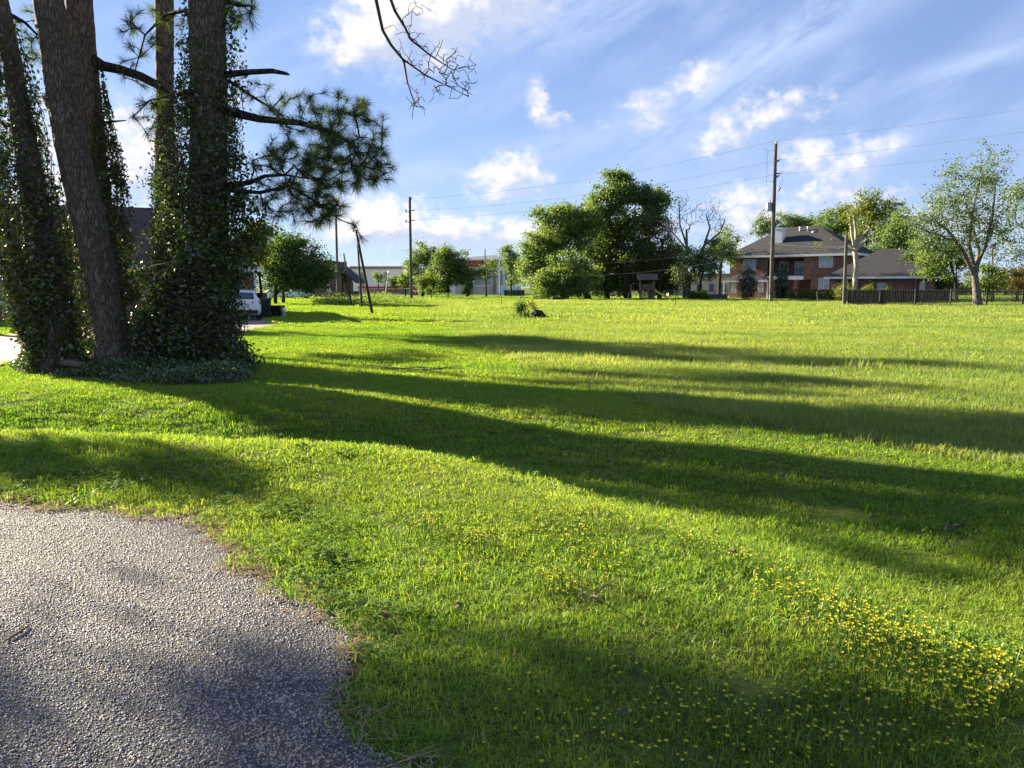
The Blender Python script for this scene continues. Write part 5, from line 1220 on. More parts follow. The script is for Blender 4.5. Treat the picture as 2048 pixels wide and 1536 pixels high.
mb = MB(); mb.box(loc1(1553, 347).x, loc1(1562, 347).x, -.05, .05, loc1(1553, 348).z, loc1(1553, 346).z); mb.build('crossarm', M['wood'], u1)
mb = MB(); c_ = loc1(1559, 379); mb.tube([c_ + Vector((-.1, 0, -.2)), c_ + Vector((.12, 0, .25))], [.07, .07], 8); mb.build('fuse_cutout', M['iron'], u1)
mb = MB(); mb.tube([loc1(1531, 417), loc1(1520, 425), loc1(1514, 438)], .02, 5); mb.tube([loc1(1532, 421), loc1(1524, 430), loc1(1518, 442)], .02, 5); mb.build('service_loop', M['wire'], u1)
mb = MB(); mb.box(-.34, -.24, -.5, -.4, 0, .9); mb.build('riser_guard', M['metal'], u1)
u2, b2, t2, m2_ = upole('tall centre utility pole with two pairs of side brackets', 101, 824, (819.5, 394), 6, 5)
def loc2(px, py): return P(px, py, 101) - b2
for (py) in (421, 441):
    for sgn in (-1, 1):
        px = 820 + sgn * 8; mb = MB(); mb.tube([loc2(820, py + (3 if sgn < 0 else 0)), loc2(px, py + (3 if sgn < 0 else 0))], .05, 6); mb.tube([loc2(px, py + (3 if sgn < 0 else 0)), loc2(px, py - 2)], [.07, .09], 8); mb.build('bracket', M['iron'], u2)
mb = MB(); mb.lathe([(.09, 0), (.09, .25), (.05, .35)], 8, loc2(822, 400)); mb.build('top_insulator', M['metal'], u2)
upole('slender tall pole rising behind the grey-roofed cottage', 118, 678, (671.5, 416), 5.5, 4)
upole('nearest leaning dark pole on the lawn, tilted left', 45.5, 748, (712, 460), 6.2, 4.4, mat='poledark', group='leaning dark poles on the lawn')
upole('middle leaning dark pole, almost upright', 62, 725.5, (715.5, 489), 4.4, 3.4, mat='poledark', group='leaning dark poles on the lawn')
u3, b3, t3, m3_ = upole('farthest leaning dark pole with a dangling loop of cable', 67, 705.5, (687.5, 507), 4.0, 3.0, mat='poledark', group='leaning dark poles on the lawn')
mb = MB(); mb.tube([P(x_, y_, 66.6) - b3 for (x_, y_) in ((688, 508), (690, 520), (692, 535), (696, 544), (701, 547))], .03, 6); mb.build('cable_loop', M['wire'], u3)
upole('old leaning grey timber post at the corner of the wooden fence', 68.2, 1685, (1693, 469), 7.5, 5.5, name='timber_post')
upole('thin dark pole in front of the red-banded building', 150, 971.5, (970, 498), 2.4, 2.0)
ul, bl, tl, ml = upole('grey metal street lamp pole right of the red-banded building', 155, 1000, (998.5, 500), 2.6, 1.8, mat='metal', name='street_lamp')
mb = MB(); mb.tube([P(998.5, 500, 155) - bl, P(1003, 498, 155) - bl], [.08, .12], 6); mb.build('lamp_arm', M['metal'], ul)
for (px, top, D, la) in ((1820, 505, 100, 'behind the wooden fence, left one'), (1880, 500, 98, 'behind the wooden fence, right one'), (1911, 538, 92, 'short, left of the airy tree'), (1983, 500, 96, 'right behind the airy tree')):
    upole('slim timber pole ' + la, D, px, (px + 1.5, top), 3.2, 2.6, group='slim poles at the back right')
upole('leaning grey lamp pole before the red canopy', 150, 772, (777.5, 540), 2.6, 1.6, mat='metal', name='street_lamp')

def wire(label, a, c_, sag, rad=.022, n=24):
    mb = MB(); pts = []; rad *= .42
    for k in range(n + 1):
        f = k / n; p = a.lerp(c_, f); p.z -= sag * 4 * f * (1 - f); pts.append(p)
    mb.tube(pts, rad, 5, cap=False); return tag(mb.build('power_line', M['wire']), label, 'wire', 'power lines')
W1 = P(1553, 281, 84.5); W2 = P(1556, 320, 84.5); W3 = P(1563, 347, 84.5)
wire('topmost power line running right from the big pole', W1, P(2140, 203, 66), .25); wire('second power line running right from the big pole', W2, P(2140, 250, 66), .25); wire('third power line running right from the big pole', W3, P(2140, 288, 66), .25)
wire('topmost power line between big pole and tall centre pole', W1, P(821, 398, 101), 1.0); wire('middle power line between big pole and tall centre pole', W2, P(827, 421, 101), .95); wire('lowest power line between big pole and tall centre pole', W3, P(827, 441, 101), .7)
wire('power line dropping left from the upper bracket of the centre pole', P(812, 423, 101), P(740, 545, 260), 1.0, .03); wire('power line dropping left from the lower bracket of the centre pole', P(812, 443, 101), P(748, 548, 260), 1.0, .03)
wire('upper cable sagging across the front of the tree clump', P(1532, 490, 84), P(860, 522, 108), 1.3, .028); wire('lower cable sagging across the front of the tree clump', P(1532, 505, 84), P(950, 538, 106), 1.6, .03)
wire('thin cable crossing before the roof of the big house', P(1548, 487, 84), P(1700, 492, 70), .2, .016); wire('low cable running right behind the airy tree', P(1693, 487, 70), P(2140, 490, 62), .25, .018)
wire('cable from the slender pole toward the leaning dark poles', P(674, 470, 118), P(714, 472, 46), .4, .02); wire('cable from the slender pole to the left house', P(673, 462, 118), P(612, 498, 60), .8, .02)
wire('faint wire across the gap between leaning and slim pines, lower', P(120, 405, 60), P(420, 402, 60), .1, .012); wire('faint wire across the gap between leaning and slim pines, upper', P(120, 393, 60), P(420, 396, 60), .1, .012)

# ------------------------------------------------------------------ fences
fa = P(1690, 612, 68.2); fa.z = 0; fb = GX(2200, 66)
fe = empty('iron_fence', fa, math.atan2(fb.y - fa.y, fb.x - fa.x), 'black iron picket fence along the right side of the field', 'fence'); LF = (fb - fa).length
for z in (.16, 1.28): mb = MB(); mb.box(0, LF, -.02, .02, z, z + .045); mb.build('rail', M['iron'], fe)
mb = MB(); mb.box(-.011, .011, -.011, .011, .03, 1.42); mb.add([(-.016, -.016, 1.42), (.016, -.016, 1.42), (.016, .016, 1.42), (-.016, .016, 1.42), (0, 0, 1.52)], [(0, 1, 4), (1, 2, 4), (2, 3, 4), (3, 0, 4), (3, 2, 1, 0)]); pk = mb.build('picket', M['iron'], fe); pk.location = (.1, 0, 0)
k = 1
while .1 + k * .135 < LF: o = link('picket', pk.data, fe); o.location = (.1 + k * .135, 0, 0); k += 1
k = 0; pm = None
while k * 2.95 < LF + .1:
    if pm is None: mb = MB(); mb.box(-.05, .05, -.05, .05, -.1, 1.5); o = mb.build('post', M['iron'], fe); pm = o.data
    else: o = link('post', pm, fe)
    o.location = (k * 2.95, .06, 0); k += 1
wa = GX(1692, 69.5); wb = GX(1892, 84); wf = empty('wooden_fence', wa, math.atan2(wb.y - wa.y, wb.x - wa.x), 'dark weathered board fence receding behind the iron fence', 'fence'); LW = (wb - wa).length
for z in (.4, 1.1): mb = MB(); mb.box(0, LW, .03, .08, z, z + .09); mb.build('rail', M['fencewood'], wf)
k = 0; bms = []
r = np.random.default_rng(700)
for q in range(3): mb = MB(); mb.box(-.065, .065, -.012, .012, .03, 1.32 + .03*q); mb.add([(-.065, -.012, 1.32 + .03*q), (.065, -.012, 1.32 + .03*q), (.03, -.012, 1.40 + .03*q), (-.03, -.012, 1.40 + .03*q), (-.065, .012, 1.32 + .03*q), (.065, .012, 1.32 + .03*q), (.03, .012, 1.40 + .03*q), (-.03, .012, 1.40 + .03*q)], [(0, 1, 2, 3), (7, 6, 5, 4), (1, 5, 6, 2), (2, 6, 7, 3), (3, 7, 4, 0)]); bms.append(mb)
meshes = []
while k * .145 < LW:
    q = k % 3
    if q >= len(meshes): o = bms[q].build('board', M['fencewood'], wf); meshes.append(o.data)
    else: o = link('board', meshes[q], wf)
    o.location = (k * .145, r.normal(0, .008), 0); o.rotation_euler = (r.normal(0, .012), r.normal(0, .015), 0); k += 1
# wire mesh fence by the swing set
ca = GX(1328, 106); cbp = GX(1452, 108); cf = empty('chain_link_fence', ca, math.atan2(cbp.y - ca.y, cbp.x - ca.x), 'low grey chain link fence between play tower and brick house', 'fence'); LC = (cbp - ca).length
mb = MB(); mb.tube([(0, 0, 1.25), (LC, 0, 1.25)], .025, 6); mb.build('rail', M['metal'], cf)
for k in range(6): mb = MB(); mb.tube([(LC*k/5, 0, -.1), (LC*k/5, 0, 1.32)], .035, 6); mb.build('post', M['metal'], cf)
mb = MB()
for k in range(60):
    mb.tube([(LC*k/60, 0, .05), (min(LC, LC*k/60 + 1.2), 0, 1.25)], .006, 3, cap=False); mb.tube([(LC*k/60, 0, 1.25), (min(LC, LC*k/60 + 1.2), 0, .05)], .006, 3, cap=False)
tag(mb.build('wire_mesh', M['metal'], cf), kind='stuff')
mb = MB(); mb.box(0, 2.5, 0, .8, 0, .75); tag(mb.build('storage_box', simple('grey_box', (.10, .10, .10), .7), None, loc=GX(1415, 104)), 'low dark grey box left of the big brick house', 'box')
def stake(label, px, D, top, w=.02, mat='iron', lean=0):
    b0 = GX(px, D); t = P(px + lean, top, D); mb = MB(); mb.tube([(0, 0, -.1), t - b0], w, 6); mb.tube([(t - b0) + Vector((-.03, 0, -.1)), (t - b0) + Vector((.03, 0, -.1))], w * .8, 5)
    o = mb.build('stake', M[mat]); o.location = b0; tag(o, label, 'stake', 'thin stakes in the field')
stake('tall thin rusty stake left of the field bush', 1003, 63, 588); stake('dark thin stake below the slide', 1350, 62, 580, .022); stake('short pale stake before the tree clump', 1158, 69, 600, .018, 'metal'); stake('pale thin stake before the long hedge', 1633, 80, 583, .016, 'metal'); stake('tiny dark stake far left of the field bush', 964, 54, 616, .02)

# ------------------------------------------------------------------ play tower with slide
pt = GX(1276, 103); m_ = mpp(103); ps = empty('play_tower', pt, R(-6), 'weathered wooden play tower with gable roof and yellow slide', 'play tower')
w_ = 33 * m_; zr = P(0, 548, 103).z; ze = P(0, 560, 103).z; zd = P(0, 580, 103).z
for (a, c_) in ((0.2, 0), (w_ - .2, 0), (0.2, 1.6), (w_ - .2, 1.6)): mb = MB(); mb.box(a - .06, a + .06, c_ - .06, c_ + .06, -.1, ze + .15); mb.build('post', M['wood'], ps)
for k in range(9): mb = MB(); mb.box(.1 + k*(w_ - .2)/9, .1 + (k + .9)*(w_ - .2)/9, -.05, 1.65, zd - .06, zd); mb.build('deck_plank', M['wood'], ps)
for k in range(11): mb = MB(); mb.box(.15 + k*(w_ - .3)/11, .15 + (k + .8)*(w_ - .3)/11, -.1, -.065, zd, zd + .75); mb.build('rail_board', M['wood'], ps)
for k in range(11): mb = MB(); mb.box(.15 + k*(w_ - .3)/11, .15 + (k + .75)*(w_ - .3)/11, -.1, -.065, .05, zd - .3); mb.build('lower_board', M['wood'], ps)
for s_ in (-1, 1):
    for k in range(5):
        f0, f1 = k / 5, (k + 1) / 5; yc = .8; y0 = yc + s_ * (.05 + 1.05 * f0); y1 = yc + s_ * (.05 + 1.05 * f1); z0 = zr - (zr - ze) * f0; z1 = zr - (zr - ze) * f1
        mb = MB(); mb.add([(-.25, y0, z0), (w_ + .25, y0, z0), (w_ + .25, y1, z1), (-.25, y1, z1), (-.25, y0, z0 + .05), (w_ + .25, y0, z0 + .05), (w_ + .25, y1, z1 + .03), (-.25, y1, z1 + .03)], [(3, 2, 1, 0), (4, 5, 6, 7), (0, 1, 5, 4), (1, 2, 6, 5), (2, 3, 7, 6), (3, 0, 4, 7)]); mb.build('roof_plank', M['wood'], ps)
mb = MB(); x0 = 27 * m_; x1 = 57 * m_; N = 10; vs = []
for k in range(N + 1):
    f = k / N; xx = x0 + (x1 - x0) * f; zz = zd + .1 + (.22 - zd - .1) * (f ** .9 if f < .9 else .9**.9 + (f - .9) * .3); 
    for (yy, dz) in ((.0, .22), (.0, 0), (.55, 0), (.55, .22), (.60, .22), (.60, -.05), (-.05, -.05), (-.05, .22)): vs.append((xx, yy, zz + dz))
mb.add(vs, [(k*8 + j, k*8 + (j+1) % 8, (k+1)*8 + (j+1) % 8, (k+1)*8 + j) for k in range(N) for j in range(8)] + [tuple(range(8)), tuple(range(N*8 + 7, N*8 - 1, -1))]); mb.build('slide', M['slide'], ps)
mb = MB(); mb.tube([(-.9, .8, ze - .5), (0.2, .8, ze - .5)], .06, 8); mb.tube([(-.9, .8, ze - .5), (-1.5, -.2, -.1)], .05, 8); mb.tube([(-.9, .8, ze - .5), (-1.5, 1.8, -.1)], .05, 8); mb.build('swing_frame', M['wood'], ps)
mb = MB(); mb.tube([(.1, -.35, 0), (.35, -.1, zd)], .04, 6); mb.tube([(.7, -.35, 0), (.75, -.1, zd)], .04, 6); [mb.tube([(.1 + .06*k, -.33 + .05*k, .28*k), (.7, -.33 + .05*k, .28*k)], .025, 6) for k in range(1, 5)]; mb.build('ladder', M['wood'], ps)

# ------------------------------------------------------------------ cars, carts
def car(label, loc, rz, hatch=True, name='parked_car', group=None, col='carpaint'):
    root = empty(name, loc, rz, label, 'car', group)
    # stations along x (front = +x): x, z sill, z belt, z roof, half-width sill/belt, half-width roof
    st = [(-2.14, .50, .80, .86, .62, .58), (-2.10, .38, .92, 1.02, .78, .60), (-1.95, .30, .97, 1.16, .84, .60), (-1.62, .26, .98, 1.34, .88, .60), (-1.1, .24, .97, 1.45, .90, .60), (-.3, .23, .95, 1.48, .90, .61), (.3, .23, .94, 1.43, .90, .60), (.75, .23, .93, 1.20, .90, .62), (1.10, .23, .92, .96, .89, .66), (1.65, .25, .84, .87, .87, .60), (2.02, .30, .70, .73, .80, .50), (2.15, .40, .58, .60, .66, .42)]
    ring = []
    for (x_, zs_, zb, zrf, wb_, wr) in st:
        ring.append([(x_, -wb_*.94, zs_), (x_, -wb_, zs_ + .18), (x_, -wb_*1.01, (zs_ + zb)/2 + .06), (x_, -wb_*.97, zb), (x_, -wr, zrf), (x_, -wr*.5, zrf + .025), (x_, wr*.5, zrf + .025), (x_, wr, zrf), (x_, wb_*.97, zb), (x_, wb_*1.01, (zs_ + zb)/2 + .06), (x_, wb_, zs_ + .18), (x_, wb_*.94, zs_)])
    n = 12; vs = [p for q in ring for p in q]; fs = [(i*n + k, i*n + (k+1) % n, (i+1)*n + (k+1) % n, (i+1)*n + k) for i in range(len(st)-1) for k in range(n)] + [tuple(range(n)), tuple(reversed(range((len(st)-1)*n, len(st)*n)))]
    mb = MB(); mb.add(vs, fs); mb.build('body', M[col], root, smooth=True)
    def strip(i0, i1, k0, k1, f0=.06, f1=.9, e0=.03, e1=.97):
        """glass strip between ring points k0,k1 from station i0 to i1, slightly proud"""
        q = []
        for i in range(i0, i1 + 1):
            a = Vector(ring[i][k0]); c_ = Vector(ring[i][k1]); q.append((a.lerp(c_, f0), a.lerp(c_, f1)))
        nrm = (q[-1][0] - q[0][0]).cross(q[0][1] - q[0][0]).normalized()
        cen = Vector((0, 0, .9)); 
        if nrm.dot(q[0][0] - cen) < 0: nrm = -nrm
        mb = MB(); vs = [p + nrm * .012 for pr in q for p in pr]; mb.add(vs, [(2*i, 2*i+1, 2*i+3, 2*i+2) for i in range(len(q)-1)]); return mb
    for k0, k1 in ((3, 4), (8, 7)):
        strip(3, 4, k0, k1, .12, .88).build('side_window', M['carglass'], root); strip(5, 7, k0, k1, .12, .86).build('side_window', M['carglass'], root)
    # rear window and windscreen span the roof panel between stations
    def panel(i0, i1, name):
        q = []
        for i in range(i0, i1 + 1): q.append((Vector(ring[i][4]) * 1, Vector(ring[i][7]) * 1))
        mb = MB(); vs = []
        for a, c_ in q: vs += [a + Vector((0, .05, .018)), Vector(((a.x + c_.x)/2, 0, a.z + .05)), c_ + Vector((0, -.05, .018))]
        mb.add(vs, [(3*i + k, 3*i + k + 1, 3*i + k + 4, 3*i + k + 3) for i in range(len(q)-1) for k in range(2)]); mb.build(name, M['carglass'], root, smooth=True)
    panel(1, 3, 'rear_window'); panel(6, 8, 'windscreen')
    for s_ in (-1, 1):
        mb = MB(); mb.add([(-2.16, s_*.42, .86), (-2.10, s_*.80, .78), (-1.86, s_*.875, .84), (-1.84, s_*.86, .99), (-2.06, s_*.76, .98), (-2.14, s_*.44, .93)] + [(-2.0, s_*.42, .86), (-1.95, s_*.72, .78), (-1.8, s_*.80, .84), (-1.8, s_*.80, .97), (-1.95, s_*.70, .96), (-2.0, s_*.44, .92)], [(0, 1, 4, 5), (1, 2, 3, 4), (0, 5, 11, 6), (5, 4, 10, 11), (4, 3, 9, 10), (2, 8, 9, 3), (1, 7, 8, 2), (0, 6, 7, 1)]); mb.build('taillight', M['taillight'], root)
        mb = MB(); mb.add([(2.10, s_*.45, .56), (1.98, s_*.78, .58), (1.7, s_*.86, .70), (1.75, s_*.80, .78), (2.0, s_*.5, .70)], [(0, 1, 2, 3, 4)]); mb.build('headlight', M['metal'], root)
        for wx in (-1.32, 1.32):
            mb = MB(); c_ = Vector((wx, s_*.80, .315)); N = 20
            prof = [(.20, -.10), (.29, -.10), (.315, -.07), (.315, .07), (.29, .10), (.20, .10)]
            vs = [(c_.x + q*math.cos(6.2832*k/N), c_.y + d, c_.z + q*math.sin(6.2832*k/N)) for (q, d) in prof for k in range(N)]
            mb.add(vs, [(i*N + k, i*N + (k+1) % N, (i+1)*N + (k+1) % N, (i+1)*N + k) for i in range(5) for k in range(N)]); ty = mb.build('wheel', M['tyre'], root)
            mb = MB(); vs = [(c_.x, c_.y + s_*.05, c_.z)] + [(c_.x + .205*math.cos(6.2832*k/20), c_.y + s_*(.085), c_.z + .205*math.sin(6.2832*k/20)) for k in range(20)]; mb.add(vs, [(0, 1 + k, 1 + (k+1) % 20) for k in range(20)]); mb.build('rim', M['metal'], ty)
    mb = MB(); mb.box(-2.20, -2.02, -.70, .70, .34, .52); mb.build('rear_bumper', M['plastic'], root)
    mb = MB(); mb.box(-2.17, -2.135, -.26, .26, .66, .77); mb.build('licence_plate', M['white'], root)
    return root
cl_ = GX(486, 37.8) + Vector((-.34, .94, 0)) * 2.1; cl_.z = .03; car('white hatchback parked on the drive, rear toward the lawn', cl_, R(111), group='cars')
g_ = GX(596, 113.5); g_.z = .02; car('small white car parked on the far street, right one', g_, R(176), group='cars')
g_ = GX(566, 114.5); g_.z = .02; car('white car on the far street half hidden by the oak trunks', g_, R(4), group='cars')
g_ = GX(1238, 150); car('pale car glimpsed under the tree clump', g_, R(10), group='cars')
# refuse cart
g_ = GX(532, 42.0); bn = empty('refuse_cart', g_, R(12), 'dark green wheeled refuse cart beside the white hatchback', 'refuse cart')
mb = MB(); a, c_ = .24, .32; mb.add([(-a, -a, .08), (a, -a, .08), (a, a, .08), (-a, a, .08), (-c_, -c_, .98), (c_, -c_, .98), (c_, c_, .98), (-c_, c_, .98)], [(0, 3, 2, 1), (4, 5, 6, 7), (0, 1, 5, 4), (1, 2, 6, 5), (2, 3, 7, 6), (3, 0, 4, 7)]); mb.build('bin', M['binplastic'], bn)
mb = MB(); mb.prism([(-.36, .99), (.38, .99), (.36, 1.06), (0, 1.11), (-.34, 1.06)], 'x', -.35, .35); mb.build('lid', M['binplastic'], bn)
mb = MB(); mb.tube([(-.25, .40, .98), (.25, .40, .98)], .02, 8); mb.build('handle', M['binplastic'], bn)
for s_ in (-1, 1): mb = MB(); mb.tube([(s_*.28, .26, .13), (s_*.34, .26, .13)], .13, 14); mb.build('wheel', M['tyre'], bn)
g_ = GX(520, 44.5); bn = empty('storage_cart', g_, R(-8), 'black cart with pale top standing behind the refuse cart', 'cart')
mb = MB(); mb.box(-.4, .4, -.3, .3, .15, 1.15); mb.prism([(-.32, 1.15), (.32, 1.15), (.2, 1.35), (-.2, 1.35)], 'x', -.4, .4); mb.build('box', M['plastic'], bn)
for s_ in (-1, 1): mb = MB(); mb.tube([(s_*.36, -.1, .12), (s_*.43, -.1, .12)], .12, 12); mb.build('wheel', M['tyre'], bn)
g_ = GX(556, 43); tr_ = empty('garden_trailer', g_, R(-4), 'small black garden trailer right of the refuse cart', 'trailer')
mb = MB(); mb.box(-.45, .30, -.35, .35, .28, .32); [mb.box(*q) for q in ((-.45, .30, -.37, -.34, .28, .66), (-.45, .30, .34, .37, .28, .66), (-.47, -.44, -.37, .37, .28, .66), (.29, .32, -.37, .37, .28, .66))]; mb.build('tub', M['plastic'], tr_)
for s_ in (-1, 1): mb = MB(); mb.tube([(.0, s_*.38, .16), (.0, s_*.47, .16)], .17, 14); mb.build('wheel', M['tyre'], tr_)
mb = MB(); mb.tube([(-.46, 0, .3), (-.95, 0, .33)], .025, 8); mb.build('tow_bar', M['iron'], tr_)
g_ = GX(568, 43); cn_ = empty('canister', g_, 0, 'small grey canister with pale collar beside the black garden trailer', 'canister')
mb = MB(); mb.lathe([(.10, 0), (.15, .04), (.15, .30), (.11, .37)], 14); mb.build('body', M['metal'], cn_); mb = MB(); mb.lathe([(.11, .37), (.13, .39), (.13, .50), (.07, .54)], 14); mb.build('collar', M['white'], cn_)
#@@SECTION4
# ------------------------------------------------------------------ foreground details
# aggregate of the chip seal surface
r = np.random.default_rng(800)
def chip(seed):
    q = np.random.default_rng(seed); n = 7
    V = [(math.cos(6.283*k/n)*q.uniform(.75, 1.15), math.sin(6.283*k/n)*q.uniform(.6, 1.0), -.25) for k in range(n)] + [(math.cos(6.283*k/n)*q.uniform(.4, .75), math.sin(6.283*k/n)*q.uniform(.35, .7), q.uniform(.5, 1.0)) for k in range(n)]
    F4 = np.array([(k, (k+1) % n, n + (k+1) % n, n + k) for k in range(n)]); top = np.array([tuple(range(n, 2*n))])
    return np.array(V) * .0047, [F4, top], np.full(2*n, q.uniform(0, 1))
m, b = new_mat('aggregate')
ti = b.n('ShaderNodeAttribute', attribute_name='tint', attribute_type='INSTANCER')
rp = b.n('ShaderNodeValToRGB', {0: ti.outputs['Fac']}); e = rp.color_ramp.elements
e[0].position = 0; e[0].color = (.06, .058, .062, 1); e[1].position = 1; e[1].color = (.42, .38, .36, 1)
for ps_, c_ in ((.35, (.19, .168, .163, 1)), (.7, (.32, .28, .262, 1)), (.9, (.44, .37, .34, 1))): q = e.new(ps_); q.color = c_
p = b.n('ShaderNodeBsdfPrincipled', {'Base Color': rp.outputs[0], 'Roughness': .55}); p.inputs['Specular IOR Level'].default_value = .5
finish(m, b, p.outputs[0]); AGG = m
cc = tuft_coll('aggregate_chip', [chip(k) for k in range(8)], AGG)
n = 270000
y = r.uniform(1.5, 7.0, n); x = r.uniform(-1, 1, n) * (y * .75 + .6); k = (x < .4); x, y = x[k], y[k]
d = road_d(x, y); k = d < .01; x, y, d = x[k], y[k], d[k]; n = len(x)
sc = r.lognormal(0, .28, n).clip(.55, 1.9)
scatter('road_aggregate', np.stack([x, y, np.full(n, .0005)], 1), np.stack([r.normal(0, .3, n), r.normal(0, .3, n), r.uniform(0, 6.28, n)], 1), np.stack([sc, sc, sc * r.uniform(.35, .85, n)], 1), r.integers(0, 8, n), r.beta(1.6, 2.0, n), cc, 'loose grey aggregate chips bedded in the road surface', 'gravel')

# straw and dead grass along the road edge
def strawmesh(seed):
    q = np.random.default_rng(seed); n = 12; V = []; Fq = []
    for k in range(n):
        a = q.uniform(0, 6.28); L = q.uniform(.04, .11); c_ = q.normal(0, .04, 2); z0, z1 = q.uniform(.004, .02, 2); w = .0022; dx, dy = math.cos(a), math.sin(a)
        V += [(c_[0] - dx*L/2 - dy*w, c_[1] - dy*L/2 + dx*w, z0), (c_[0] - dx*L/2 + dy*w, c_[1] - dy*L/2 - dx*w, z0), (c_[0] + dx*L/2 + dy*w, c_[1] + dy*L/2 - dx*w, z1), (c_[0] + dx*L/2 - dy*w, c_[1] + dy*L/2 + dx*w, z1)]; Fq.append((4*k, 4*k+1, 4*k+2, 4*k+3))
    return np.array(V), [np.array(Fq)], np.repeat(q.uniform(0, 1, n), 4)
cs_ = tuft_coll('straw_bit', [strawmesh(k + 40) for k in range(5)], M['straw'])
n = 4500; y = r.uniform(1.8, 7, n); x = r.uniform(-5, .6, n); d = road_d(x, y); k = np.abs(d - .03 + r.normal(0, .02, n)) < .10 * (1 + .9 * fnoise(x, y, 2.2, 61)); x, y, d = x[k], y[k], d[k]; n = len(x)
scatter('dry_straw', np.stack([x, y, np.maximum(terr(x, y), .0) + .004], 1), np.stack([r.normal(0, .05, n), r.normal(0, .05, n), r.uniform(0, 6.28, n)], 1), np.ones((n, 3)) * r.uniform(.7, 1.3, n)[:, None], r.integers(0, 5, n), r.uniform(0, 1, n), cs_, 'reddish dry straw and dead grass along the road edge', 'straw')

# clover and small broad leaves mixed into the verge
def clover(seed):
    q = np.random.default_rng(seed); C = []; V = []; Fq = []
    for k in range(9):
        px_, py_ = q.normal(0, .05, 2); h = q.uniform(.03, .065)
        for j in range(3):
            a = 2.094*j + q.uniform(0, .5); s_ = q.uniform(.008, .014); cx, cy = px_ + math.cos(a)*s_, py_ + math.sin(a)*s_
            t1, t2 = -math.sin(a), math.cos(a); z = h + q.uniform(-.004, .004); o = len(V)
            V += [(px_, py_, h), (cx + t1*s_*.8, cy + t2*s_*.8, z + .003), (cx + math.cos(a)*s_, cy + math.sin(a)*s_, z - .003), (cx - t1*s_*.8, cy - t2*s_*.8, z + .003)]; Fq.append((o, o+1, o+2, o+3))
    return np.array(V), [np.array(Fq)], np.repeat(q.uniform(0, 1, len(Fq)), 4)
cc2 = tuft_coll('clover_sprig', [clover(k + 60) for k in range(6)], M['clover'])
n = 7000; y = r.uniform(2.0, 8.5, n); x = r.uniform(-1, 1, n) * (y * .8 + .8); d = road_d(x, y); w = fnoise(x, y, 1.3, 62) + .4*fnoise(x, y, 4, 63)
k = (d > .03) & (w > .75 - .45*np.exp(-d*1.5)) & (d < 2.6) & (r.uniform(0, 1, n) < .6); x, y, d = x[k], y[k], d[k]; n = len(x)
scatter('clover', np.stack([x, y, terr(x, y)], 1), np.stack([r.normal(0, .15, n), r.normal(0, .15, n), r.uniform(0, 6.28, n)], 1), np.ones((n, 3)) * r.uniform(.7, 1.35, n)[:, None], r.integers(0, 6, n), r.uniform(0, 1, n), cc2, 'clover and small broad leaves in the verge grass', 'clover')

# yellow wildflowers: the nearest ones are single flowers, the rest one mass
def flower_parts(h, seed):
    q = np.random.default_rng(seed); V = []; F3 = []
    s_ = MB(); s_.tube([(0, 0, -.01), (q.normal(0, .006), q.normal(0, .006), h * .6), (q.normal(0, .01), q.normal(0, .01), h)], .0011, 4); tip = np.array(s_.v[-1])
    pm = MB()
    for j in range(5):
        a = 1.2566*j + q.uniform(-.15, .15); L = .0068; w = .0038; ca, sa = math.cos(a), math.sin(a)
        pm.add([(tip[0], tip[1], h), (tip[0] + ca*L*.55 - sa*w, tip[1] + sa*L*.55 + ca*w, h + .004), (tip[0] + ca*L, tip[1] + sa*L, h + .006), (tip[0] + ca*L*.55 + sa*w, tip[1] + sa*L*.55 - ca*w, h + .004)], [(0, 1, 2, 3)])
    return s_, pm
crest_px = [(1080, 1075), (1190, 1095), (1300, 1120), (1420, 1150), (1560, 1200), (1700, 1290), (1830, 1350), (1980, 1440), (2048, 1500)]
cand = []
for i in range(1150):
    t = r.uniform(0, len(crest_px) - 1.001); k = int(t); f = t - k; px = crest_px[k][0] + (crest_px[k+1][0] - crest_px[k][0]) * f; py = crest_px[k][1] + (crest_px[k+1][1] - crest_px[k][1]) * f
    sp_ = (12 + 26 * max(0, (px - 1000) / 1000)) ; px += r.normal(0, 60); py += r.normal(0, sp_ * 1.7)
    if py > 1000: cand.append((px, py))
for (cx, cy, sx, sy, n) in ((1350, 1450, 160, 60, 110), (1600, 1400, 190, 80, 190), (1780, 1480, 150, 45, 90), (1120, 1190, 60, 16, 120), (950, 1105, 26, 12, 60), (860, 1070, 30, 8, 40), (880, 1160, 40, 12, 40), (1900, 1330, 120, 30, 60), (1700, 1300, 140, 40, 60), (1450, 1250, 80, 30, 30)):
    for k in range(n): cand.append((cx + r.normal(0, sx), cy + r.normal(0, sy)))
pts = []
for (px, py) in cand:
    if not (600 < px < 2150 and 1010 < py < 1640): continue
    g = G(px, py, .08); 
    pts.append((g.x, g.y))
pts = np.array(pts); w = fnoise(pts[:, 0], pts[:, 1], 4.0, 64); pts = pts[(w > -.25)]
pts = pts[road_d(pts[:, 0], pts[:, 1]) > .25]
dist = np.hypot(pts[:, 0], pts[:, 1]); pts = pts[np.argsort(dist)]; pz = terr(pts[:, 0], pts[:, 1])
fl = [flower_parts(.085 + .006*k, 900 + k) for k in range(4)]; protos = []
for k in range(4):
    s_, pm = fl[k]
    sm = bpy.data.meshes.new('stem'); sm.from_pydata(s_.v, [], s_.f); sm.materials.append(M['weed']); bmh = bpy.data.meshes.new('blossom'); bmh.from_pydata(pm.v, [], pm.f); bmh.materials.append(M['petal'])
    a = bmh.attributes.new('rnd', 'FLOAT', 'POINT'); a.data.foreach_set('value', np.random.default_rng(k).uniform(0, 1, len(pm.v)).astype(np.float32))
    protos.append((sm, bmh))
NS = 180
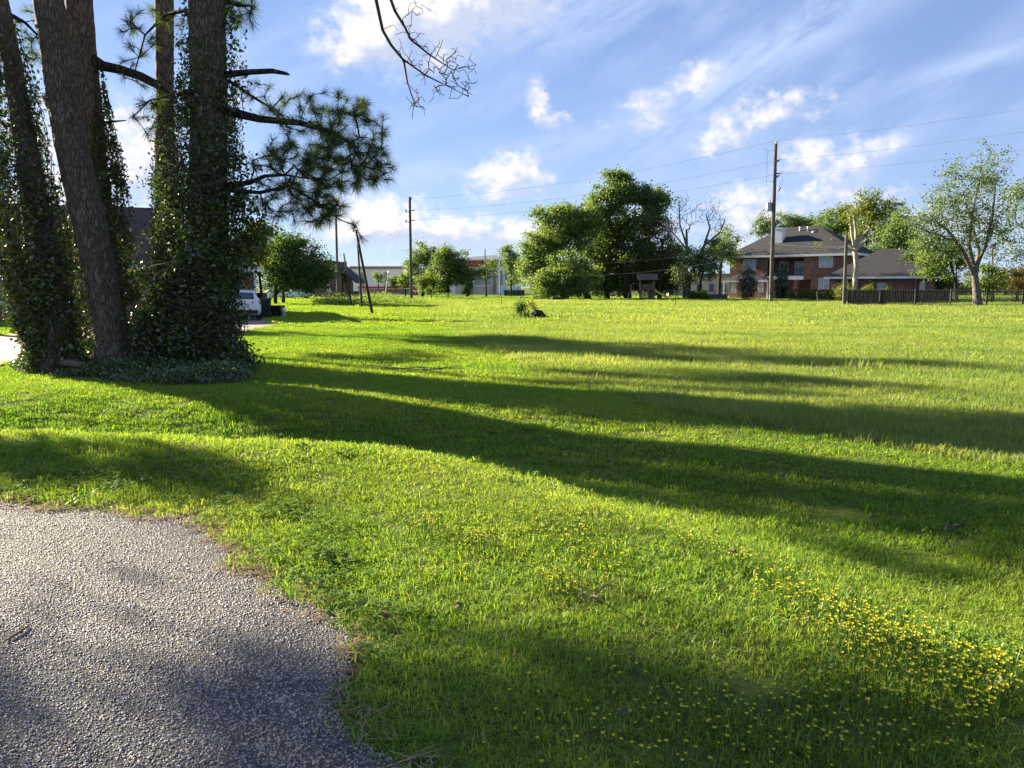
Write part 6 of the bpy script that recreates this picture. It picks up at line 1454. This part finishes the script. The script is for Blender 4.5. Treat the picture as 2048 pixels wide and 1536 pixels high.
for i in range(min(NS, len(pts))):
    o = empty('yellow_wildflower', (pts[i, 0], pts[i, 1], pz[i]), r.uniform(0, 6.28), 'tiny yellow five-petalled flower in the verge grass near the viewer', 'flower', 'single yellow wildflowers near the viewer'); o.scale = [r.uniform(.8, 1.25)] * 3
    sm, bmh = protos[i % 4]; link('stem', sm, o); link('blossom', bmh, o)
coll = bpy.data.collections.new('flower_mass')
for k in range(4):
    s_, pm = fl[k]; me = bpy.data.meshes.new('flower_mass_%d' % k); o_ = len(s_.v)
    me.from_pydata(s_.v + pm.v, [], s_.f + [tuple(i + o_ for i in f) for f in pm.f]); me.materials.append(M['weed']); me.materials.append(M['petal'])
    me.polygons.foreach_set('material_index', [0]*len(s_.f) + [1]*len(pm.f)); a = me.attributes.new('rnd', 'FLOAT', 'POINT'); a.data.foreach_set('value', np.random.default_rng(k).uniform(0, 1, len(me.vertices)).astype(np.float32))
    coll.objects.link(bpy.data.objects.new('flower_mass_%d' % k, me))
q = pts[NS:]; n = len(q)
scatter('wildflower_mass', np.stack([q[:, 0], q[:, 1], pz[NS:]], 1), np.stack([r.normal(0, .12, n), r.normal(0, .12, n), r.uniform(0, 6.28, n)], 1), np.ones((n, 3)) * r.uniform(.8, 1.4, n)[:, None], r.integers(0, 4, n), r.uniform(0, 1, n), coll, 'drift of small yellow wildflowers along the crest of the verge', 'flowers')
# pale seed heads and flowers out in the field
n = 110; px = r.uniform(900, 2040, n); py = r.uniform(625, 780, n); g = np.array([tuple(G(a, c_, .15)) for a, c_ in zip(px, py)])
coll = bpy.data.collections.new('pale_flower')
me = bpy.data.meshes.new('pale_flower'); mb = MB(); mb.tube([(0, 0, 0), (.01, 0, .2)], .003, 4); nf = len(mb.f); mb.lathe([(.004, .19), (.016, .2), (.018, .215), (.006, .225)], 7, (.01, 0, 0)); me.from_pydata(mb.v, [], mb.f); me.materials.append(M['weed']); me.materials.append(M['whitepetal']); me.polygons.foreach_set('material_index', [0]*nf + [1]*(len(mb.f) - nf)); coll.objects.link(bpy.data.objects.new('pale_flower', me))
scatter('pale_seed_heads', np.stack([g[:, 0], g[:, 1], np.zeros(n)], 1), np.stack([r.normal(0, .15, n), r.normal(0, .15, n), r.uniform(0, 6.28, n)], 1), np.ones((n, 3)) * np.array([.55, .55, 1.0]) * r.uniform(.6, 1.1, n)[:, None], np.zeros(n), r.uniform(0, 1, n), coll, 'scattered pale seed heads standing in the unmown field', 'flowers')
# leafy weeds on the lower right verge
def sprig(seed):
    q = np.random.default_rng(seed); C = []
    n = 26; z = q.uniform(.02, .13, n); a = q.uniform(0, 6.28, n); rad_ = .02 + .03*q.uniform(0, 1, n)
    return leaf_quads(np.stack([rad_*np.cos(a), rad_*np.sin(a), z], 1), .042, seed, aspect=.38, flat=.3)
csp = tuft_coll('leafy_sprig', [sprig(k + 80) for k in range(5)], M['clover'])
sx_ = []; 
for (cx, cy, ax_, ay_, n) in ((1880, 1280, 130, 50, 60), (2000, 1400, 70, 55, 24), (1750, 1235, 70, 20, 14), (1980, 1250, 60, 25, 16)):
    for k in range(n): g = G(cx + r.normal(0, ax_), cy + r.normal(0, ay_), .05); sx_.append((g.x, g.y))
q = np.array(sx_); n = len(q)
scatter('leafy_weeds', np.stack([q[:, 0], q[:, 1], terr(q[:, 0], q[:, 1])], 1), np.stack([r.normal(0, .15, n), r.normal(0, .15, n), r.uniform(0, 6.28, n)], 1), np.ones((n, 3)) * r.uniform(.45, .85, n)[:, None], r.integers(0, 5, n), r.uniform(0, 1, n), csp, 'patch of small leafy weeds on the verge at lower right', 'weeds')
# broadleaf weeds: single plants
def broadleaf(label, px, py, n, L, seed, up=.8):
    b0 = G(px, py); b0.z = tz(b0.x, b0.y); root = empty('broadleaf_weed', b0, 0, label, 'weed', 'broadleaf weeds in the lawn'); q = np.random.default_rng(seed)
    for k in range(n):
        a = 6.283*k/n + q.normal(0, .3); l = L*q.uniform(.7, 1.15); w = l*.13; u_ = up*q.uniform(.6, 1.2); V = []; N = 5
        for j in range(N + 1):
            f = j / N; rr_ = l*f*math.cos(u_*(1 - f*.5)); zz = l*f*math.sin(u_*(1 - f*.6)); ww = w*math.sin(3.1416*min(.97, f*.9 + .12)); V += [(rr_*math.cos(a) - math.sin(a)*ww, rr_*math.sin(a) + math.cos(a)*ww, zz + .25*ww), (rr_*math.cos(a), rr_*math.sin(a), zz), (rr_*math.cos(a) + math.sin(a)*ww, rr_*math.sin(a) - math.cos(a)*ww, zz + .25*ww)]
        F_ = np.array([(3*j + i, 3*j + i + 1, 3*j + i + 4, 3*j + i + 3) for j in range(N) for i in range(2)])
        link('leaf', raw_mesh('leaf', np.array(V), [F_], {'rnd': ('POINT', np.full(len(V), q.uniform(0, 1)))}, smooth=True, mats=(M['weed'],)), root)
broadleaf('upright broad-leaved weed near the road bend', 668, 1132, 8, .17, 910, 1.0)
broadleaf('low broad-leaved weed right of the upright one', 740, 1140, 8, .10, 911, .5)
broadleaf('pale green weed on the shaded lawn at right of centre', 1428, 1036, 6, .12, 912, .9)
broadleaf('low weed at the road edge beside the clover', 440, 1100, 7, .09, 913, .4)
broadleaf('broad weed in the sunny lawn left of centre', 690, 940, 9, .16, 914, .7)
broadleaf('broad weed cluster further left in the sunny lawn', 610, 925, 8, .15, 915, .7)
# dead leaves
def dead_leaf(label, px, py, L, seed, z=.035):
    q = np.random.default_rng(seed); g = G(px, py, z); a = q.uniform(0, 6.28); N = 5; V = []
    zz = tz(g.x, g.y) + z if road_d(np.array([g.x]), np.array([g.y]))[0] > 0 else .012
    for j in range(N + 1):
        f = j / N; w = L*.24*math.sin(3.1416*min(.98, f*.92 + .06)); c_ = .25*L*math.sin(f*3.14)*q.uniform(.6, 1.2); V += [(L*(f - .5), -w, c_ + .3*w), (L*(f - .5), 0, c_), (L*(f - .5), w, c_ + .45*w)]
    me = raw_mesh('dead_leaf', np.array(V), [np.array([(3*j + i, 3*j + i + 1, 3*j + i + 4, 3*j + i + 3) for j in range(N) for i in range(2)])], smooth=True, mats=(M['deadleaf'],))
    o = link('dead_leaf', me); o.location = (g.x, g.y, zz); o.rotation_euler = (q.normal(0, .25), q.normal(0, .25), a); tag(o, label, 'leaf', 'fallen leaves')
for i, (px, py, L, la) in enumerate(((1465, 1112, .085, 'on the grass in the right-hand shade'), (140, 978, .09, 'in the shaded grass above the road, at left'), (1612, 1292, .06, 'among the yellow flowers at right'), (918, 1222, .05, 'in the sunlit verge right of the bare patch'), (770, 1235, .07, 'on the worn patch beside the road'), (788, 1278, .05, 'just below the worn patch beside the road'), (1848, 1192, .05, 'near the leafy weeds at right'), (1243, 1448, .06, 'in the shaded grass at the bottom centre'), (1612, 1380, .05, 'below the yellow drift, in the shade'), (980, 1140, .05, 'in the sunny verge above centre bottom'), (1480, 1530, .07, 'at the bottom edge of the view'), (1418, 1098, .04, 'small, left of the big leaf in the shade'))):
    dead_leaf('brown dead leaf ' + la, px, py, L, 930 + i)
# twig on the road
g0, g1 = G(12, 1285), G(58, 1255); mb = MB(); mb.tube([(0, 0, .010), (g1 - g0) * .5 + Vector((.01, .01, .014)), (g1 - g0) + Vector((0, 0, .012))], [.004, .006, .004], 6); o = mb.build('twig', M['straw']); o.location = g0; tag(o, 'short tan twig lying on the asphalt at left', 'twig')
for i, (px, py, n, la) in enumerate(((1905, 1028, 6, 'pale dry twigs on the bare soil patch at right'), (1180, 1240, 3, 'thin twig in the verge grass near bottom centre'))):
    b0 = G(px, py); b0.z = tz(b0.x, b0.y); root = empty('dry_twigs', b0, 0, la, 'twig'); q = np.random.default_rng(960 + i)
    for k in range(n): mb = MB(); a = q.uniform(0, 6.28); L = q.uniform(.08, .2); mb.tube([(q.normal(0, .03), q.normal(0, .03), .02), (L*.5*math.cos(a), L*.5*math.sin(a), .06 + q.uniform(0, .04)), (L*math.cos(a), L*math.sin(a), .05 + q.uniform(0, .05))], [.005, .004, .002], 5); mb.build('stick', M['twiggrey'], root)
